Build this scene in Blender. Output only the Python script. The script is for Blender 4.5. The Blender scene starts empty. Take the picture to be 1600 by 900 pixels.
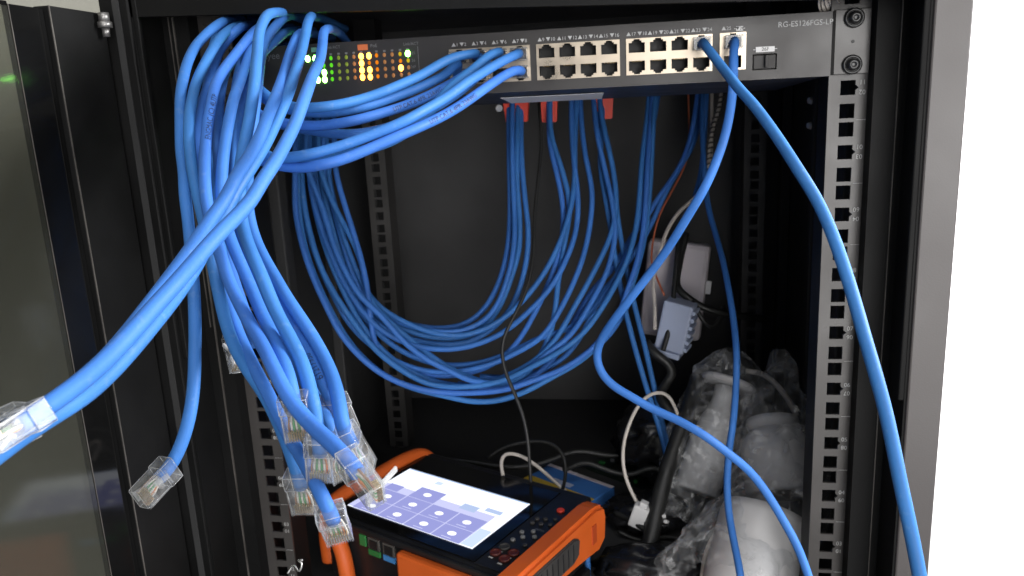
import bpy, bmesh, math, random
from mathutils import Vector, Matrix
random.seed(7)
S = bpy.context.scene
COL = S.collection

# ------------------------------------------------------------------ camera
C0 = Vector((0.083386, -0.595662, 0.466136))
AX = Vector((0.9882, 0.1457, -0.0473)).normalized()     # picture right
AY = Vector((-0.0126, -0.2302, -0.9730)).normalized()   # picture down
AZ = Vector((-0.1526, 0.9622, -0.2257)).normalized()    # view direction
FPX = 1233.74
cam_d = bpy.data.cameras.new('camera')
cam = bpy.data.objects.new('camera', cam_d); COL.objects.link(cam)
cam_d.sensor_width = 36; cam_d.lens = FPX / 1600 * 36
cam_d.clip_start = 0.02; cam_d.clip_end = 50
cam.matrix_world = Matrix(((AX.x, -AY.x, -AZ.x, C0.x), (AX.y, -AY.y, -AZ.y, C0.y), (AX.z, -AY.z, -AZ.z, C0.z), (0, 0, 0, 1)))
cam_d.dof.use_dof = True
cam_d.dof.focus_distance = 0.42
cam_d.dof.aperture_fstop = 24
S.camera = cam

# ------------------------------------------------------------------ light
W = bpy.data.worlds.new('World'); S.world = W; W.use_nodes = True
bg = W.node_tree.nodes['Background']
bg.inputs[0].default_value = (0.86, 0.90, 1.0, 1); bg.inputs[1].default_value = 0.22
def area(name, loc, aim, sx, sy, power, col=(1, 1, 1), spread=180):
    l = bpy.data.lights.new(name, 'AREA'); l.shape = 'RECTANGLE'; l.size = sx; l.size_y = sy
    l.energy = power; l.color = col; l.spread = math.radians(spread)
    o = bpy.data.objects.new(name, l); COL.objects.link(o)
    o.location = loc
    o.rotation_euler = (Vector(aim) - Vector(loc)).to_track_quat('-Z', 'Y').to_euler()
    return o
area('window_light', (0.80, -1.5, 0.34), (0.32, 0.12, 0.28), 1.3, 1.5, 8.2, (1.0, 0.985, 0.97), spread=78)
area('ceiling_light', (0.25, -1.0, 1.85), (0, -0.05, 0.25), 1.3, 0.9, 10, (1.0, 0.99, 0.97))
area('added_wall_wash', (1.35, 0.05, 0.9), (0.75, 0.56, 0.3), 0.5, 0.8, 75, (1, 1, 1))  # unseen lamp added to blow out the white wall on the right
S.view_settings.view_transform = 'Standard'; S.view_settings.look = 'None'
S.view_settings.exposure = 0; S.view_settings.gamma = 1
S.render.engine = 'CYCLES'
S.cycles.max_bounces = 12; S.cycles.transparent_max_bounces = 24; S.cycles.transmission_bounces = 12
S.cycles.caustics_reflective = False; S.cycles.caustics_refractive = False

# ------------------------------------------------------------------ helpers
def at(px, py, d):            # point at picture position px,py and distance d (m) along the view
    return C0 + (AX * ((px - 800) / FPX) + AY * ((py - 450) / FPX) + AZ) * d
def ray(px, py): return AX * ((px - 800) / FPX) + AY * ((py - 450) / FPX) + AZ
def atY(px, py, Y): r = ray(px, py); return C0 + r * ((Y - C0.y) / r.y)
def atZ(px, py, Z): r = ray(px, py); return C0 + r * ((Z - C0.z) / r.z)
def depth(p): return (p - C0).dot(AZ)

def mat(name, col, rough=0.5, metal=0.0, bump=0.0, bscale=300.0, var=0.0, vscale=20.0, spec=0.5, coat=0.0, emit=None, estr=0.0):
    m = bpy.data.materials.new(name); m.use_nodes = True
    nt = m.node_tree; b = nt.nodes['Principled BSDF']
    b.inputs['Base Color'].default_value = (*col, 1); b.inputs['Roughness'].default_value = rough
    b.inputs['Metallic'].default_value = metal; b.inputs['Specular IOR Level'].default_value = spec
    b.inputs['Coat Weight'].default_value = coat
    if emit: b.inputs['Emission Color'].default_value = (*emit, 1); b.inputs['Emission Strength'].default_value = estr
    tc = nt.nodes.new('ShaderNodeTexCoord')
    if var:
        n = nt.nodes.new('ShaderNodeTexNoise'); n.inputs['Scale'].default_value = vscale; n.inputs['Detail'].default_value = 6
        nt.links.new(tc.outputs['Object'], n.inputs['Vector'])
        r = nt.nodes.new('ShaderNodeMapRange'); r.inputs[1].default_value = 0.3; r.inputs[2].default_value = 0.7
        r.inputs[3].default_value = 1 - var; r.inputs[4].default_value = 1 + var
        nt.links.new(n.outputs['Fac'], r.inputs[0])
        mx = nt.nodes.new('ShaderNodeVectorMath'); mx.operation = 'SCALE'; mx.inputs[0].default_value = col
        nt.links.new(r.outputs[0], mx.inputs['Scale']); nt.links.new(mx.outputs[0], b.inputs['Base Color'])
        r2 = nt.nodes.new('ShaderNodeMapRange'); r2.inputs[1].default_value = 0.3; r2.inputs[2].default_value = 0.7
        r2.inputs[3].default_value = max(0.02, rough - 0.09); r2.inputs[4].default_value = min(1, rough + 0.09)
        nt.links.new(n.outputs['Fac'], r2.inputs[0]); nt.links.new(r2.outputs[0], b.inputs['Roughness'])
    if bump:
        n = nt.nodes.new('ShaderNodeTexNoise'); n.inputs['Scale'].default_value = bscale; n.inputs['Detail'].default_value = 3
        nt.links.new(tc.outputs['Object'], n.inputs['Vector'])
        bp = nt.nodes.new('ShaderNodeBump'); bp.inputs['Strength'].default_value = bump; bp.inputs['Distance'].default_value = 0.001
        nt.links.new(n.outputs['Fac'], bp.inputs['Height']); nt.links.new(bp.outputs[0], b.inputs['Normal'])
    return m
def fresnel(nt, ior):
    g = nt.nodes.new('ShaderNodeNewGeometry'); r = nt.nodes.new('ShaderNodeMapRange')
    r.inputs[3].default_value = ior; r.inputs[4].default_value = 1 / ior
    nt.links.new(g.outputs['Backfacing'], r.inputs[0])
    f = nt.nodes.new('ShaderNodeFresnel'); nt.links.new(r.outputs[0], f.inputs[0]); return f
def clear_mat(name, tint=(0.96, 0.97, 0.98), white=0.12, gloss_rough=0.06, fres=1.45, nscale=160, stretch=False):
    """clear plastic: see-through, glossy by Fresnel, with a little milky white"""
    m = bpy.data.materials.new(name); m.use_nodes = True; nt = m.node_tree; N = nt.nodes; N.clear()
    out = N.new('ShaderNodeOutputMaterial'); tr = N.new('ShaderNodeBsdfTransparent'); tr.inputs[0].default_value = (*tint, 1)
    gl = N.new('ShaderNodeBsdfGlossy'); gl.inputs['Roughness'].default_value = gloss_rough
    df = N.new('ShaderNodeBsdfTranslucent'); df.inputs[0].default_value = (0.9, 0.9, 0.9, 1)
    dd = N.new('ShaderNodeBsdfDiffuse'); dd.inputs[0].default_value = (0.9, 0.9, 0.9, 1)
    ad = N.new('ShaderNodeMixShader'); ad.inputs[0].default_value = 0.35
    nt.links.new(dd.outputs[0], ad.inputs[1]); nt.links.new(df.outputs[0], ad.inputs[2])
    m1 = N.new('ShaderNodeMixShader')
    tc = N.new('ShaderNodeTexCoord'); nz = N.new('ShaderNodeTexNoise'); nz.inputs['Scale'].default_value = nscale; nz.inputs['Detail'].default_value = 5
    nt.links.new(tc.outputs['Object'], nz.inputs['Vector'])
    mr = N.new('ShaderNodeMapRange'); mr.inputs[1].default_value = 0.35; mr.inputs[2].default_value = 0.7
    mr.inputs[3].default_value = white * 0.4; mr.inputs[4].default_value = white * 1.8
    if stretch:
        nz.inputs['Distortion'].default_value = 1.6; mr.inputs[1].default_value = 0.48; mr.inputs[2].default_value = 0.72
        mr.inputs[3].default_value = white * 0.45; mr.inputs[4].default_value = white * 3.2
    nt.links.new(nz.outputs['Fac'], mr.inputs[0]); nt.links.new(mr.outputs[0], m1.inputs[0])
    nt.links.new(tr.outputs[0], m1.inputs[1]); nt.links.new(ad.outputs[0], m1.inputs[2])
    fr = fresnel(nt, fres)
    m2 = N.new('ShaderNodeMixShader'); nt.links.new(fr.outputs[0], m2.inputs[0])
    nt.links.new(m1.outputs[0], m2.inputs[1]); nt.links.new(gl.outputs[0], m2.inputs[2])
    nt.links.new(m2.outputs[0], out.inputs[0])
    return m
def emis(name, col, s):
    m = bpy.data.materials.new(name); m.use_nodes = True; nt = m.node_tree; nt.nodes.clear()
    o = nt.nodes.new('ShaderNodeOutputMaterial'); e = nt.nodes.new('ShaderNodeEmission')
    e.inputs[0].default_value = (*col, 1); e.inputs[1].default_value = s; nt.links.new(e.outputs[0], o.inputs[0]); return m

def cable_mat():
    m = mat('blue_cable_jacket', (0.042, 0.172, 0.51), 0.6, bump=0.10, bscale=420, spec=0.32)
    nt = m.node_tree; b = nt.nodes['Principled BSDF']; N = nt.nodes
    oi = N.new('ShaderNodeObjectInfo'); tc = N.new('ShaderNodeTexCoord')
    n1 = N.new('ShaderNodeTexNoise'); n1.inputs['Scale'].default_value = 26; n1.inputs['Detail'].default_value = 5
    n2 = N.new('ShaderNodeTexNoise'); n2.inputs['Scale'].default_value = 210; n2.inputs['Detail'].default_value = 4
    for n in (n1, n2): nt.links.new(tc.outputs['Object'], n.inputs['Vector'])
    hsv = N.new('ShaderNodeHueSaturation'); hsv.inputs['Color'].default_value = (0.042, 0.172, 0.51, 1)
    def mr(src, a, c, d, e, tgt):
        r = N.new('ShaderNodeMapRange'); r.inputs[1].default_value = a; r.inputs[2].default_value = c; r.inputs[3].default_value = d; r.inputs[4].default_value = e
        nt.links.new(src, r.inputs[0]); nt.links.new(r.outputs[0], tgt); return r
    mr(oi.outputs['Random'], 0, 1, 0.493, 0.507, hsv.inputs['Hue'])
    mul = N.new('ShaderNodeMath'); mul.operation = 'MULTIPLY'; nt.links.new(mul.outputs[0], hsv.inputs['Value'])
    mr(n1.outputs['Fac'], .3, .7, 0.86, 1.12, mul.inputs[0]); mr(oi.outputs['Random'], 0, 1, 0.90, 1.10, mul.inputs[1])
    mx = N.new('ShaderNodeMix'); mx.data_type = 'RGBA'; mx.inputs[7].default_value = (0.22, 0.33, 0.50, 1)     # pale scuffs and dust
    nt.links.new(hsv.outputs[0], mx.inputs[6]); mr(n2.outputs['Fac'], .60, .80, 0, .28, mx.inputs[0])
    nt.links.new(mx.outputs[2], b.inputs['Base Color']); mr(n1.outputs['Fac'], .3, .7, .5, .7, b.inputs['Roughness'])
    return m
M = dict(
    inside=mat('dark_side_paint', (0.042, 0.042, 0.042), 0.55, spec=0.25, bump=0.1, bscale=700, var=0.2, vscale=9),
    black=mat('black_powder_coat', (0.008, 0.008, 0.008), 0.55, spec=0.15, bump=0.12, bscale=900, var=0.25, vscale=14),
    inner=mat('inner_black_paint', (0.062, 0.061, 0.061), 0.55, spec=0.3, bump=0.1, bscale=700, var=0.2, vscale=9),
    grey=mat('lit_post_coat', (0.086, 0.077, 0.075), 0.40, bump=0.08, bscale=900, var=0.06, vscale=10),
    rail=mat('rail_grey_paint', (0.060, 0.055, 0.052), 0.34, bump=0.06, bscale=900, var=0.08, vscale=25),
    backrail=mat('rear_rail_paint', (0.038, 0.036, 0.034), 0.5, var=0.15, vscale=20),
    edge=mat('pale_edge', (0.09, 0.083, 0.075), 0.4, var=0.4, vscale=40),  # paler strip colour, mottled by noise
    face=mat('switch_face_coat', (0.042, 0.038, 0.036), 0.40, bump=0.08, bscale=1500, var=0.08, vscale=30),
    chassis=mat('switch_chassis', (0.030, 0.034, 0.052), 0.45, bump=0.05, bscale=900, var=0.15, vscale=20),
    steel=mat('port_cage_steel', (0.55, 0.47, 0.37), 0.34, metal=0.75, var=0.08, vscale=60),
    portin=mat('port_inside', (0.012, 0.012, 0.012), 0.5, var=0.2, vscale=300),
    ink=mat('pale_printed_ink', (0.55, 0.55, 0.54), 0.6, var=0.1, vscale=300),
    dimink=mat('dim_printed_ink', (0.22, 0.22, 0.22), 0.6, var=0.1, vscale=300),
    darkink=mat('dark_printed_ink', (0.012, 0.03, 0.10), 0.5, var=0.1, vscale=300),
    whitep=mat('white_plastic', (0.72, 0.71, 0.70), 0.42, var=0.04, vscale=30),
    lavender=mat('lavender_white_plastic', (0.66, 0.60, 0.63), 0.3, var=0.05, vscale=20),
    paleblue=mat('pale_blue_plastic', (0.46, 0.52, 0.68), 0.4, var=0.05, vscale=20),
    blue=cable_mat(),
    blkcab=mat('black_cable_jacket', (0.016, 0.016, 0.015), 0.45, var=0.2, vscale=60),
    whcab=mat('white_cable_jacket', (0.55, 0.50, 0.45), 0.45, var=0.12, vscale=60),
    orwire=mat('orange_wire', (0.42, 0.11, 0.05), 0.5, var=0.1, vscale=60),
    clear=clear_mat('clear_plug_plastic', white=0.12, gloss_rough=0.04, fres=1.62),
    cedge=clear_mat('plug_glint_and_latch', white=0.42, gloss_rough=0.06, fres=1.6),  # whiter mix that draws plug edge highlights; also the latch plastic
    gold=mat('gold_contact', (0.85, 0.62, 0.30), 0.28, metal=1.0, var=0.1, vscale=300),
    w_or=mat('wire_orange', (0.65, 0.22, 0.06), 0.5, var=0.1, vscale=300),
    w_gr=mat('wire_green', (0.10, 0.34, 0.13), 0.5, var=0.1, vscale=300),
    w_br=mat('wire_brown', (0.30, 0.16, 0.09), 0.5, var=0.1, vscale=300),
    w_wh=mat('wire_white', (0.75, 0.70, 0.62), 0.5, var=0.1, vscale=300),
    red=mat('red_plastic', (0.80, 0.06, 0.03), 0.45, var=0.1, vscale=80),
    orange=mat('orange_rubber', (0.72, 0.125, 0.018), 0.5, bump=0.06, bscale=800, var=0.06, vscale=30),
    bagblack=mat('black_bag_film', (0.010, 0.010, 0.011), 0.28, var=0.2, vscale=30),
    oslot=mat('orange_slot_shade', (0.45, 0.06, 0.012), 0.55, var=0.06, vscale=40),  # darker orange stands in for the shade inside the bumper slot
    tblack=mat('tester_black_plastic', (0.012, 0.012, 0.013), 0.38, bump=0.05, bscale=900, var=0.2, vscale=30),
    grip=mat('grey_rubber_grip', (0.05, 0.047, 0.045), 0.6, var=0.1, vscale=80),
    green=mat('green_plastic', (0.03, 0.20, 0.05), 0.5, var=0.1, vscale=80),
    portblue=mat('port_blue_plastic', (0.06, 0.24, 0.55), 0.5, var=0.1, vscale=80),
    boxblue=mat('box_blue_print', (0.05, 0.18, 0.50), 0.5, var=0.08, vscale=40),
    boxyel=mat('box_yellow_print', (0.62, 0.42, 0.05), 0.5, var=0.08, vscale=40),
    camwhite=mat('camera_white_plastic', (0.54, 0.53, 0.53), 0.35, var=0.05, vscale=18),
    wall=mat('white_wall_paint', (0.84, 0.84, 0.84), 0.9, bump=0.1, bscale=200, var=0.02, vscale=3),
    silver=mat('zinc_steel', (0.62, 0.61, 0.60), 0.3, metal=0.9, var=0.15, vscale=120),
    hinge=mat('dull_hinge_steel', (0.32, 0.31, 0.30), 0.42, metal=0.8, var=0.15, vscale=120),
    screw=mat('black_screw_steel', (0.05, 0.05, 0.05), 0.3, metal=0.6, var=0.2, vscale=200),
)

def link(o, parent=None):
    COL.objects.link(o)
    if parent is not None: o.parent = parent
    return o
def obj(name, bm, m, parent=None, smooth=False, norm=True):
    me = bpy.data.meshes.new(name)
    if norm: bmesh.ops.recalc_face_normals(bm, faces=bm.faces)
    bm.to_mesh(me); bm.free()
    for mm in (m if isinstance(m, (list, tuple)) else [m]): me.materials.append(mm)
    if smooth:
        for p in me.polygons: p.use_smooth = True
    o = bpy.data.objects.new(name, me)
    return link(o, parent)
def tag(o, label, cat, group=None, kind=None):
    if label: o['label'] = label
    if cat: o['category'] = cat
    if group: o['group'] = group
    if kind: o['kind'] = kind
    return o
def thing(name, label, cat, loc=(0, 0, 0), group=None):
    o = bpy.data.objects.new(name, None); o.empty_display_size = 0.01
    COL.objects.link(o); o.location = loc
    return tag(o, label, cat, group)
def attach(o, root):
    """parent keeping world-space mesh coordinates"""
    o.parent = root; o.matrix_parent_inverse = Matrix.Translation(-Vector(root.location)); return o
def box(bm, lo, hi, mi=0, bev=0.0, mw=None):
    lo = Vector(lo); hi = Vector(hi)
    r = bmesh.ops.create_cube(bm, size=1.0)
    vs = r['verts']
    for v in vs:
        v.co = Vector(((lo.x + hi.x) / 2 + v.co.x * (hi.x - lo.x), (lo.y + hi.y) / 2 + v.co.y * (hi.y - lo.y), (lo.z + hi.z) / 2 + v.co.z * (hi.z - lo.z)))
    es = list({e for v in vs for e in v.link_edges}); fs = list({f for v in vs for f in v.link_faces})
    for f in fs: f.material_index = mi
    if bev:
        rr = bmesh.ops.bevel(bm, geom=es, offset=bev, segments=2, affect='EDGES', profile=0.5)
        vs = list({v for f in rr['faces'] for v in f.verts} | {v for v in vs if v.is_valid})
        for f in rr['faces']: f.material_index = mi
    if mw is not None:
        for v in vs: v.co = mw @ v.co
    return vs
def boxo(name, lo, hi, m, parent=None, bev=0.0, mw=None):
    bm = bmesh.new(); box(bm, lo, hi, 0, bev, mw); o = obj(name, bm, m)
    if parent is not None: attach(o, parent)
    return o
def cyl(bm, p0, p1, r0, r1=None, n=20, mi=0, caps=True):
    r1 = r0 if r1 is None else r1
    p0 = Vector(p0); p1 = Vector(p1); ax = (p1 - p0).normalized()
    a = ax.orthogonal().normalized(); b = ax.cross(a)
    R0 = [bm.verts.new(p0 + (a * math.cos(2 * math.pi * i / n) + b * math.sin(2 * math.pi * i / n)) * r0) for i in range(n)]
    R1 = [bm.verts.new(p1 + (a * math.cos(2 * math.pi * i / n) + b * math.sin(2 * math.pi * i / n)) * r1) for i in range(n)]
    fs = []
    for i in range(n): fs.append(bm.faces.new((R0[i], R0[(i + 1) % n], R1[(i + 1) % n], R1[i])))
    if caps: fs.append(bm.faces.new(R0[::-1])); fs.append(bm.faces.new(R1))
    for f in fs: f.material_index = mi; f.smooth = len(f.verts) == 4
    return fs
def lathe(bm, p0, p1, prof, n=32, mi=0):
    """prof: list of (t along p0..p1 in metres, radius)"""
    p0 = Vector(p0); ax = (Vector(p1) - p0).normalized(); a = ax.orthogonal().normalized(); b = ax.cross(a)
    rings = []
    for t, r in prof:
        rings.append([bm.verts.new(p0 + ax * t + (a * math.cos(2 * math.pi * i / n) + b * math.sin(2 * math.pi * i / n)) * max(r, 1e-4)) for i in range(n)])
    for k in range(len(rings) - 1):
        for i in range(n):
            f = bm.faces.new((rings[k][i], rings[k][(i + 1) % n], rings[k + 1][(i + 1) % n], rings[k + 1][i])); f.material_index = mi; f.smooth = True
    bm.faces.new(rings[0][::-1]); bm.faces.new(rings[-1])
def plate(name, outer, holes, y0, y1, m, parent=None, toworld=None):
    """flat plate in the x,z plane with holes, extruded from y0 to y1"""
    cu = bpy.data.curves.new(name, 'CURVE'); cu.dimensions = '2D'; cu.fill_mode = 'BOTH'
    cu.extrude = abs(y1 - y0) / 2
    for poly in [outer] + holes:
        sp = cu.splines.new('POLY'); sp.points.add(len(poly) - 1); sp.use_cyclic_u = True
        for i, (x, z) in enumerate(poly): sp.points[i].co = (x, z, 0, 1)
    t = bpy.data.objects.new(name + '_tmp', cu); COL.objects.link(t)
    dg = bpy.context.evaluated_depsgraph_get(); dg.update()
    me = bpy.data.meshes.new_from_object(t.evaluated_get(dg)); COL.objects.unlink(t); bpy.data.objects.remove(t); bpy.data.curves.remove(cu)
    for v in me.vertices:
        x, z, e = v.co; v.co = (x, (y0 + y1) / 2 - e, z)
        if toworld is not None: v.co = toworld @ v.co
    me.materials.clear(); me.materials.append(m); me.name = name
    o = bpy.data.objects.new(name, me); COL.objects.link(o)
    if parent is not None: attach(o, parent)
    return o
def text_mesh(s, size):
    cu = bpy.data.curves.new('lettering', 'FONT'); cu.body = s; cu.size = size; cu.align_x = 'CENTER'; cu.align_y = 'CENTER'; cu.resolution_u = 3
    t = bpy.data.objects.new('lettering_tmp', cu); COL.objects.link(t)
    dg = bpy.context.evaluated_depsgraph_get(); dg.update()
    me = bpy.data.meshes.new_from_object(t.evaluated_get(dg)); COL.objects.unlink(t); bpy.data.objects.remove(t); bpy.data.curves.remove(cu)
    return me
def text(name, s, size, mw, m, parent=None, thick=0.0):
    me = text_mesh(s, size)
    for v in me.vertices: v.co = mw @ v.co
    me.materials.clear(); me.materials.append(m)
    o = bpy.data.objects.new(name, me); COL.objects.link(o)
    if parent is not None: attach(o, parent)
    return o
def face_mw(x, y, z, rot=0.0):   # lettering facing -Y
    return Matrix.Translation((x, y, z)) @ Matrix.Rotation(math.radians(90), 4, 'X') @ Matrix.Rotation(math.radians(rot), 4, 'Z')

# ---- smooth paths
def spline(P, step=0.004, smooth=2):
    P = [Vector(p) for p in P]
    Q = [P[0] + (P[0] - P[1])] + P + [P[-1] + (P[-1] - P[-2])]
    out = []
    for i in range(1, len(Q) - 2):
        p0, p1, p2, p3 = Q[i - 1:i + 3]
        # centripetal parametrisation
        t0 = 0; t1 = t0 + max((p1 - p0).length, 1e-5) ** 0.5; t2 = t1 + max((p2 - p1).length, 1e-5) ** 0.5; t3 = t2 + max((p3 - p2).length, 1e-5) ** 0.5
        n = max(2, int((p2 - p1).length / 0.0015))
        for k in range(n):
            t = t1 + (t2 - t1) * k / n
            a1 = p0 * ((t1 - t) / (t1 - t0)) + p1 * ((t - t0) / (t1 - t0)); a2 = p1 * ((t2 - t) / (t2 - t1)) + p2 * ((t - t1) / (t2 - t1)); a3 = p2 * ((t3 - t) / (t3 - t2)) + p3 * ((t - t2) / (t3 - t2))
            b1 = a1 * ((t2 - t) / (t2 - t0)) + a2 * ((t - t0) / (t2 - t0)); b2 = a2 * ((t3 - t) / (t3 - t1)) + a3 * ((t - t1) / (t3 - t1))
            out.append(b1 * ((t2 - t) / (t2 - t1)) + b2 * ((t - t1) / (t2 - t1)))
    out.append(P[-1])
    R = [out[0]]; acc = 0.0                       # resample by length
    for i in range(1, len(out)):
        a, b = out[i - 1], out[i]; L = (b - a).length
        while L > 0 and acc + L >= step:
            a = a.lerp(b, (step - acc) / L); R.append(a.copy()); L = (b - a).length; acc = 0.0
        acc += L
    if (R[-1] - out[-1]).length > step * 0.4: R.append(out[-1])
    else: R[-1] = out[-1]
    for _ in range(smooth):
        R = [R[0]] + [(R[i - 1] + R[i] * 2 + R[i + 1]) / 4 for i in range(1, len(R) - 1)] + [R[-1]]
    return R
def frames(R):
    T = [(R[min(i + 1, len(R) - 1)] - R[max(i - 1, 0)]).normalized() for i in range(len(R))]
    n = T[0].orthogonal().normalized(); F = []
    for t in T:
        n = (n - t * n.dot(t)).normalized(); F.append((t, n, t.cross(n)))
    return F
def tube(bm, R, r, n=12, mi=0):
    F = frames(R); rings = []
    for p, (t, a, b) in zip(R, F):
        rings.append([bm.verts.new(p + (a * math.cos(2 * math.pi * i / n) + b * math.sin(2 * math.pi * i / n)) * r) for i in range(n)])
    for k in range(len(rings) - 1):
        for i in range(n):
            f = bm.faces.new((rings[k][i], rings[k][(i + 1) % n], rings[k + 1][(i + 1) % n], rings[k + 1][i])); f.smooth = True; f.material_index = mi
    f = bm.faces.new(rings[0][::-1]); f.material_index = mi
    f = bm.faces.new(rings[-1]); f.material_index = mi
def tubeo(name, R, r, m, root=None, n=12):
    bm = bmesh.new(); tube(bm, R, r, n); o = obj(name, bm, m, norm=False)
    if root is not None: attach(o, root)
    return o

# ------------------------------------------------------------------ the setting
bm = bmesh.new(); box(bm, (-3.0, 0.575, -2.0), (3.0, 0.60, 2.5))
tag(obj('wall', bm, M['wall']), 'bright white wall behind the cabinet', 'wall', kind='structure')

bm = bmesh.new(); box(bm, (-0.72, -2.6, -2.0), (-0.70, 0.574, 2.5))
M['shadewall'] = mat('shade_toned_wall', (0.20, 0.195, 0.165), 0.9, bump=0.1, bscale=200, var=0.05, vscale=3)  # dark tone stands in for a wall the light does not reach
tag(obj('wall', bm, M['shadewall']), 'wall left of the cabinet, coloured dark for shade, seen through the tinted glass door', 'wall', kind='structure')

# ------------------------------------------------------------------ cabinet
U = 0.04445
def zc(n, k=0): return (n - 0.5) * U + k * 0.015875
CAB = thing('equipment_cabinet', 'black steel wall cabinet with an open tinted glass door, holding the cables', 'cabinet', (0, 0.25, 0))
ZB, ZT = -0.012, 0.60
Zf = 0.022                              # cabinet floor
for s in (-1, 1):
    boxo('side_panel', (s * 0.2905 if s < 0 else 0.2875, -0.045, ZB), (-0.2875 if s < 0 else 0.2905, 0.57, ZT), M['inside'], CAB)
boxo('back_panel', (-0.287, 0.545, ZB), (0.287, 0.57, ZT), M['inner'], CAB)
boxo('floor_panel', (-0.287, -0.045, ZB), (0.287, 0.5445, Zf), M['inside'], CAB)
boxo('roof_panel', (-0.287, -0.045, 0.575), (0.287, 0.5445, ZT), M['inner'], CAB)
def post(s):
    m = M['grey'] if s > 0 else M['black']  # right post paler, left darker: the side light is put into the coats
    bm = bmesh.new()
    x0, x1 = sorted((s * 0.268, s * 0.2905))
    box(bm, (x0, -0.052, ZB - 0.02), (x1, -0.0455, ZT), bev=0.0012)
    o = obj('front_post', bm, m); attach(o, CAB)
    bm = bmesh.new()
    x0, x1 = sorted((s * 0.2665, s * 0.268)); box(bm, (x0, -0.050, ZB), (x1, -0.012, ZT))       # return
    x0, x1 = sorted((s * 0.247, s * 0.2665)); box(bm, (x0, -0.014, ZB), (x1, -0.012, ZT))
    x0, x1 = sorted((s * 0.2455, s * 0.247)); box(bm, (x0, -0.014, ZB), (x1, 0.030, ZT))
    x0, x1 = sorted((s * 0.247, s * 0.287)); box(bm, (x0, 0.028, ZB), (x1, 0.030, ZT))
    o = obj('post_return', bm, M['black']); attach(o, CAB)
    x0, x1 = sorted((s * 0.2605, s * 0.2612))
    boxo('trim_edge', (x0, -0.0150, 0.30 if s < 0 else ZB), (x1, -0.0141, ZT), M['edge'], CAB)
    x0, x1 = sorted((s * 0.2625, s * 0.2664))
    boxo('door_seal', (x0, -0.0505, 0.285 if s < 0 else 0.255), (x1, -0.0465, ZT), M['black'], CAB, bev=0.0008)
    return o
post(-1); post(1)
boxo('trim_edge', (-0.2576, -0.0156, ZB), (-0.2566, -0.0142, ZT), M['edge'], CAB)
boxo('trim_edge', (-0.2795, -0.0530, ZB), (-0.2745, -0.0522, ZT), M['inside'], CAB)
# lintel over the opening (hangs a little crooked, as in the picture)
bm = bmesh.new()
p0 = Vector((-0.268, -0.05, 0.5398)); p1 = Vector((0.268, -0.05, 0.5190))
vs = [p0, p1, Vector((0.268, -0.05, ZT)), Vector((-0.268, -0.05, ZT))]
a = [bm.verts.new(v) for v in vs]; b = [bm.verts.new(v + Vector((0, 0.006, 0))) for v in vs]
bm.faces.new(a); bm.faces.new(b[::-1])
for i in range(4): bm.faces.new((a[i], b[i], b[(i + 1) % 4], a[(i + 1) % 4]))
attach(obj('lintel', bm, M['black']), CAB)
def sq(cx, cz, w, h=None): h = w if h is None else h; return [(cx - w / 2, cz - h / 2), (cx + w / 2, cz - h / 2), (cx + w / 2, cz + h / 2), (cx - w / 2, cz + h / 2)]
def rail(s, Y, m, front=True, off=0.0):
    x0, x1 = sorted((s * 0.2195, s * 0.2455))
    holes = []
    for n in range(1, 13):
        for k in (-1, 0, 1):
            c = s * 0.2325; z = zc(n, k) + off
            h = sq(c, z, 0.0100)
            if front and k == 0 and s != 0:     # pointer notch beside the middle hole
                xr = c + 0.005
                h = [(c - .005, z - .005), (xr, z - .005), (xr, z - .0018), (xr + .0022, z), (xr, z + .0018), (xr, z + .005), (c - .005, z + .005)]
            holes.append(h)
    o = plate('mounting_rail', [(x0, Zf + 0.002), (x1, Zf + 0.002), (x1, 0.574), (x0, 0.574)], holes, Y, Y + 0.002, m, CAB)
    xi0, xi1 = sorted((s * 0.2195, s * 0.2212)); 
    boxo('rail_flange', (xi0 if s < 0 else xi0, Y + 0.0021, Zf + 0.002), (xi1, Y + 0.03, 0.574), M['black'] if front else m, CAB)
    if front:
        for n in range(1, 12):
            xx = s * 0.2325 + 0.0094
            text('rail_number', '%02d' % n, 0.0046, face_mw(xx, Y - 0.0006, zc(n) + 0.0032), M['ink'], CAB)
            text('rail_number', '%02d' % (13 - n), 0.0046, face_mw(xx, Y - 0.0006, zc(n) - 0.0032, 180), M['ink'], CAB)
            boxo('unit_line', (s * 0.2325 + 0.0062, Y - 0.0005, n * U - 0.0001), (s * 0.2325 + 0.0128, Y - 0.0002, n * U + 0.0001), M['ink'], CAB)
rail(1, 0.0, M['rail']); rail(-1, 0.0, M['rail'])
rail(1, 0.42, M['backrail'], False, 0.006); rail(-1, 0.36, M['backrail'], False, 0.004)
for s in (-1, 1):       # vertical creases of the side walls
    for Y in (0.10, 0.17, 0.30, 0.48):
        x0, x1 = sorted((s * 0.2745, s * 0.2874)); boxo('side_rib', (x0, Y, Zf), (x1, Y + 0.02, 0.574), M['inside'], CAB, bev=0.002)
# two bright punched holes' rivets right of the opening
for p in ((1268, 157), (1267, 196)):
    r = ray(*p); c = C0 + r * ((0.2743 - C0.x) / r.x)
    bm = bmesh.new(); cyl(bm, c, c + Vector((-0.0035, -0.001, 0)), 0.0042, 0.003, 16); attach(obj('rivet', bm, M['whitep']), CAB)
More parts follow.
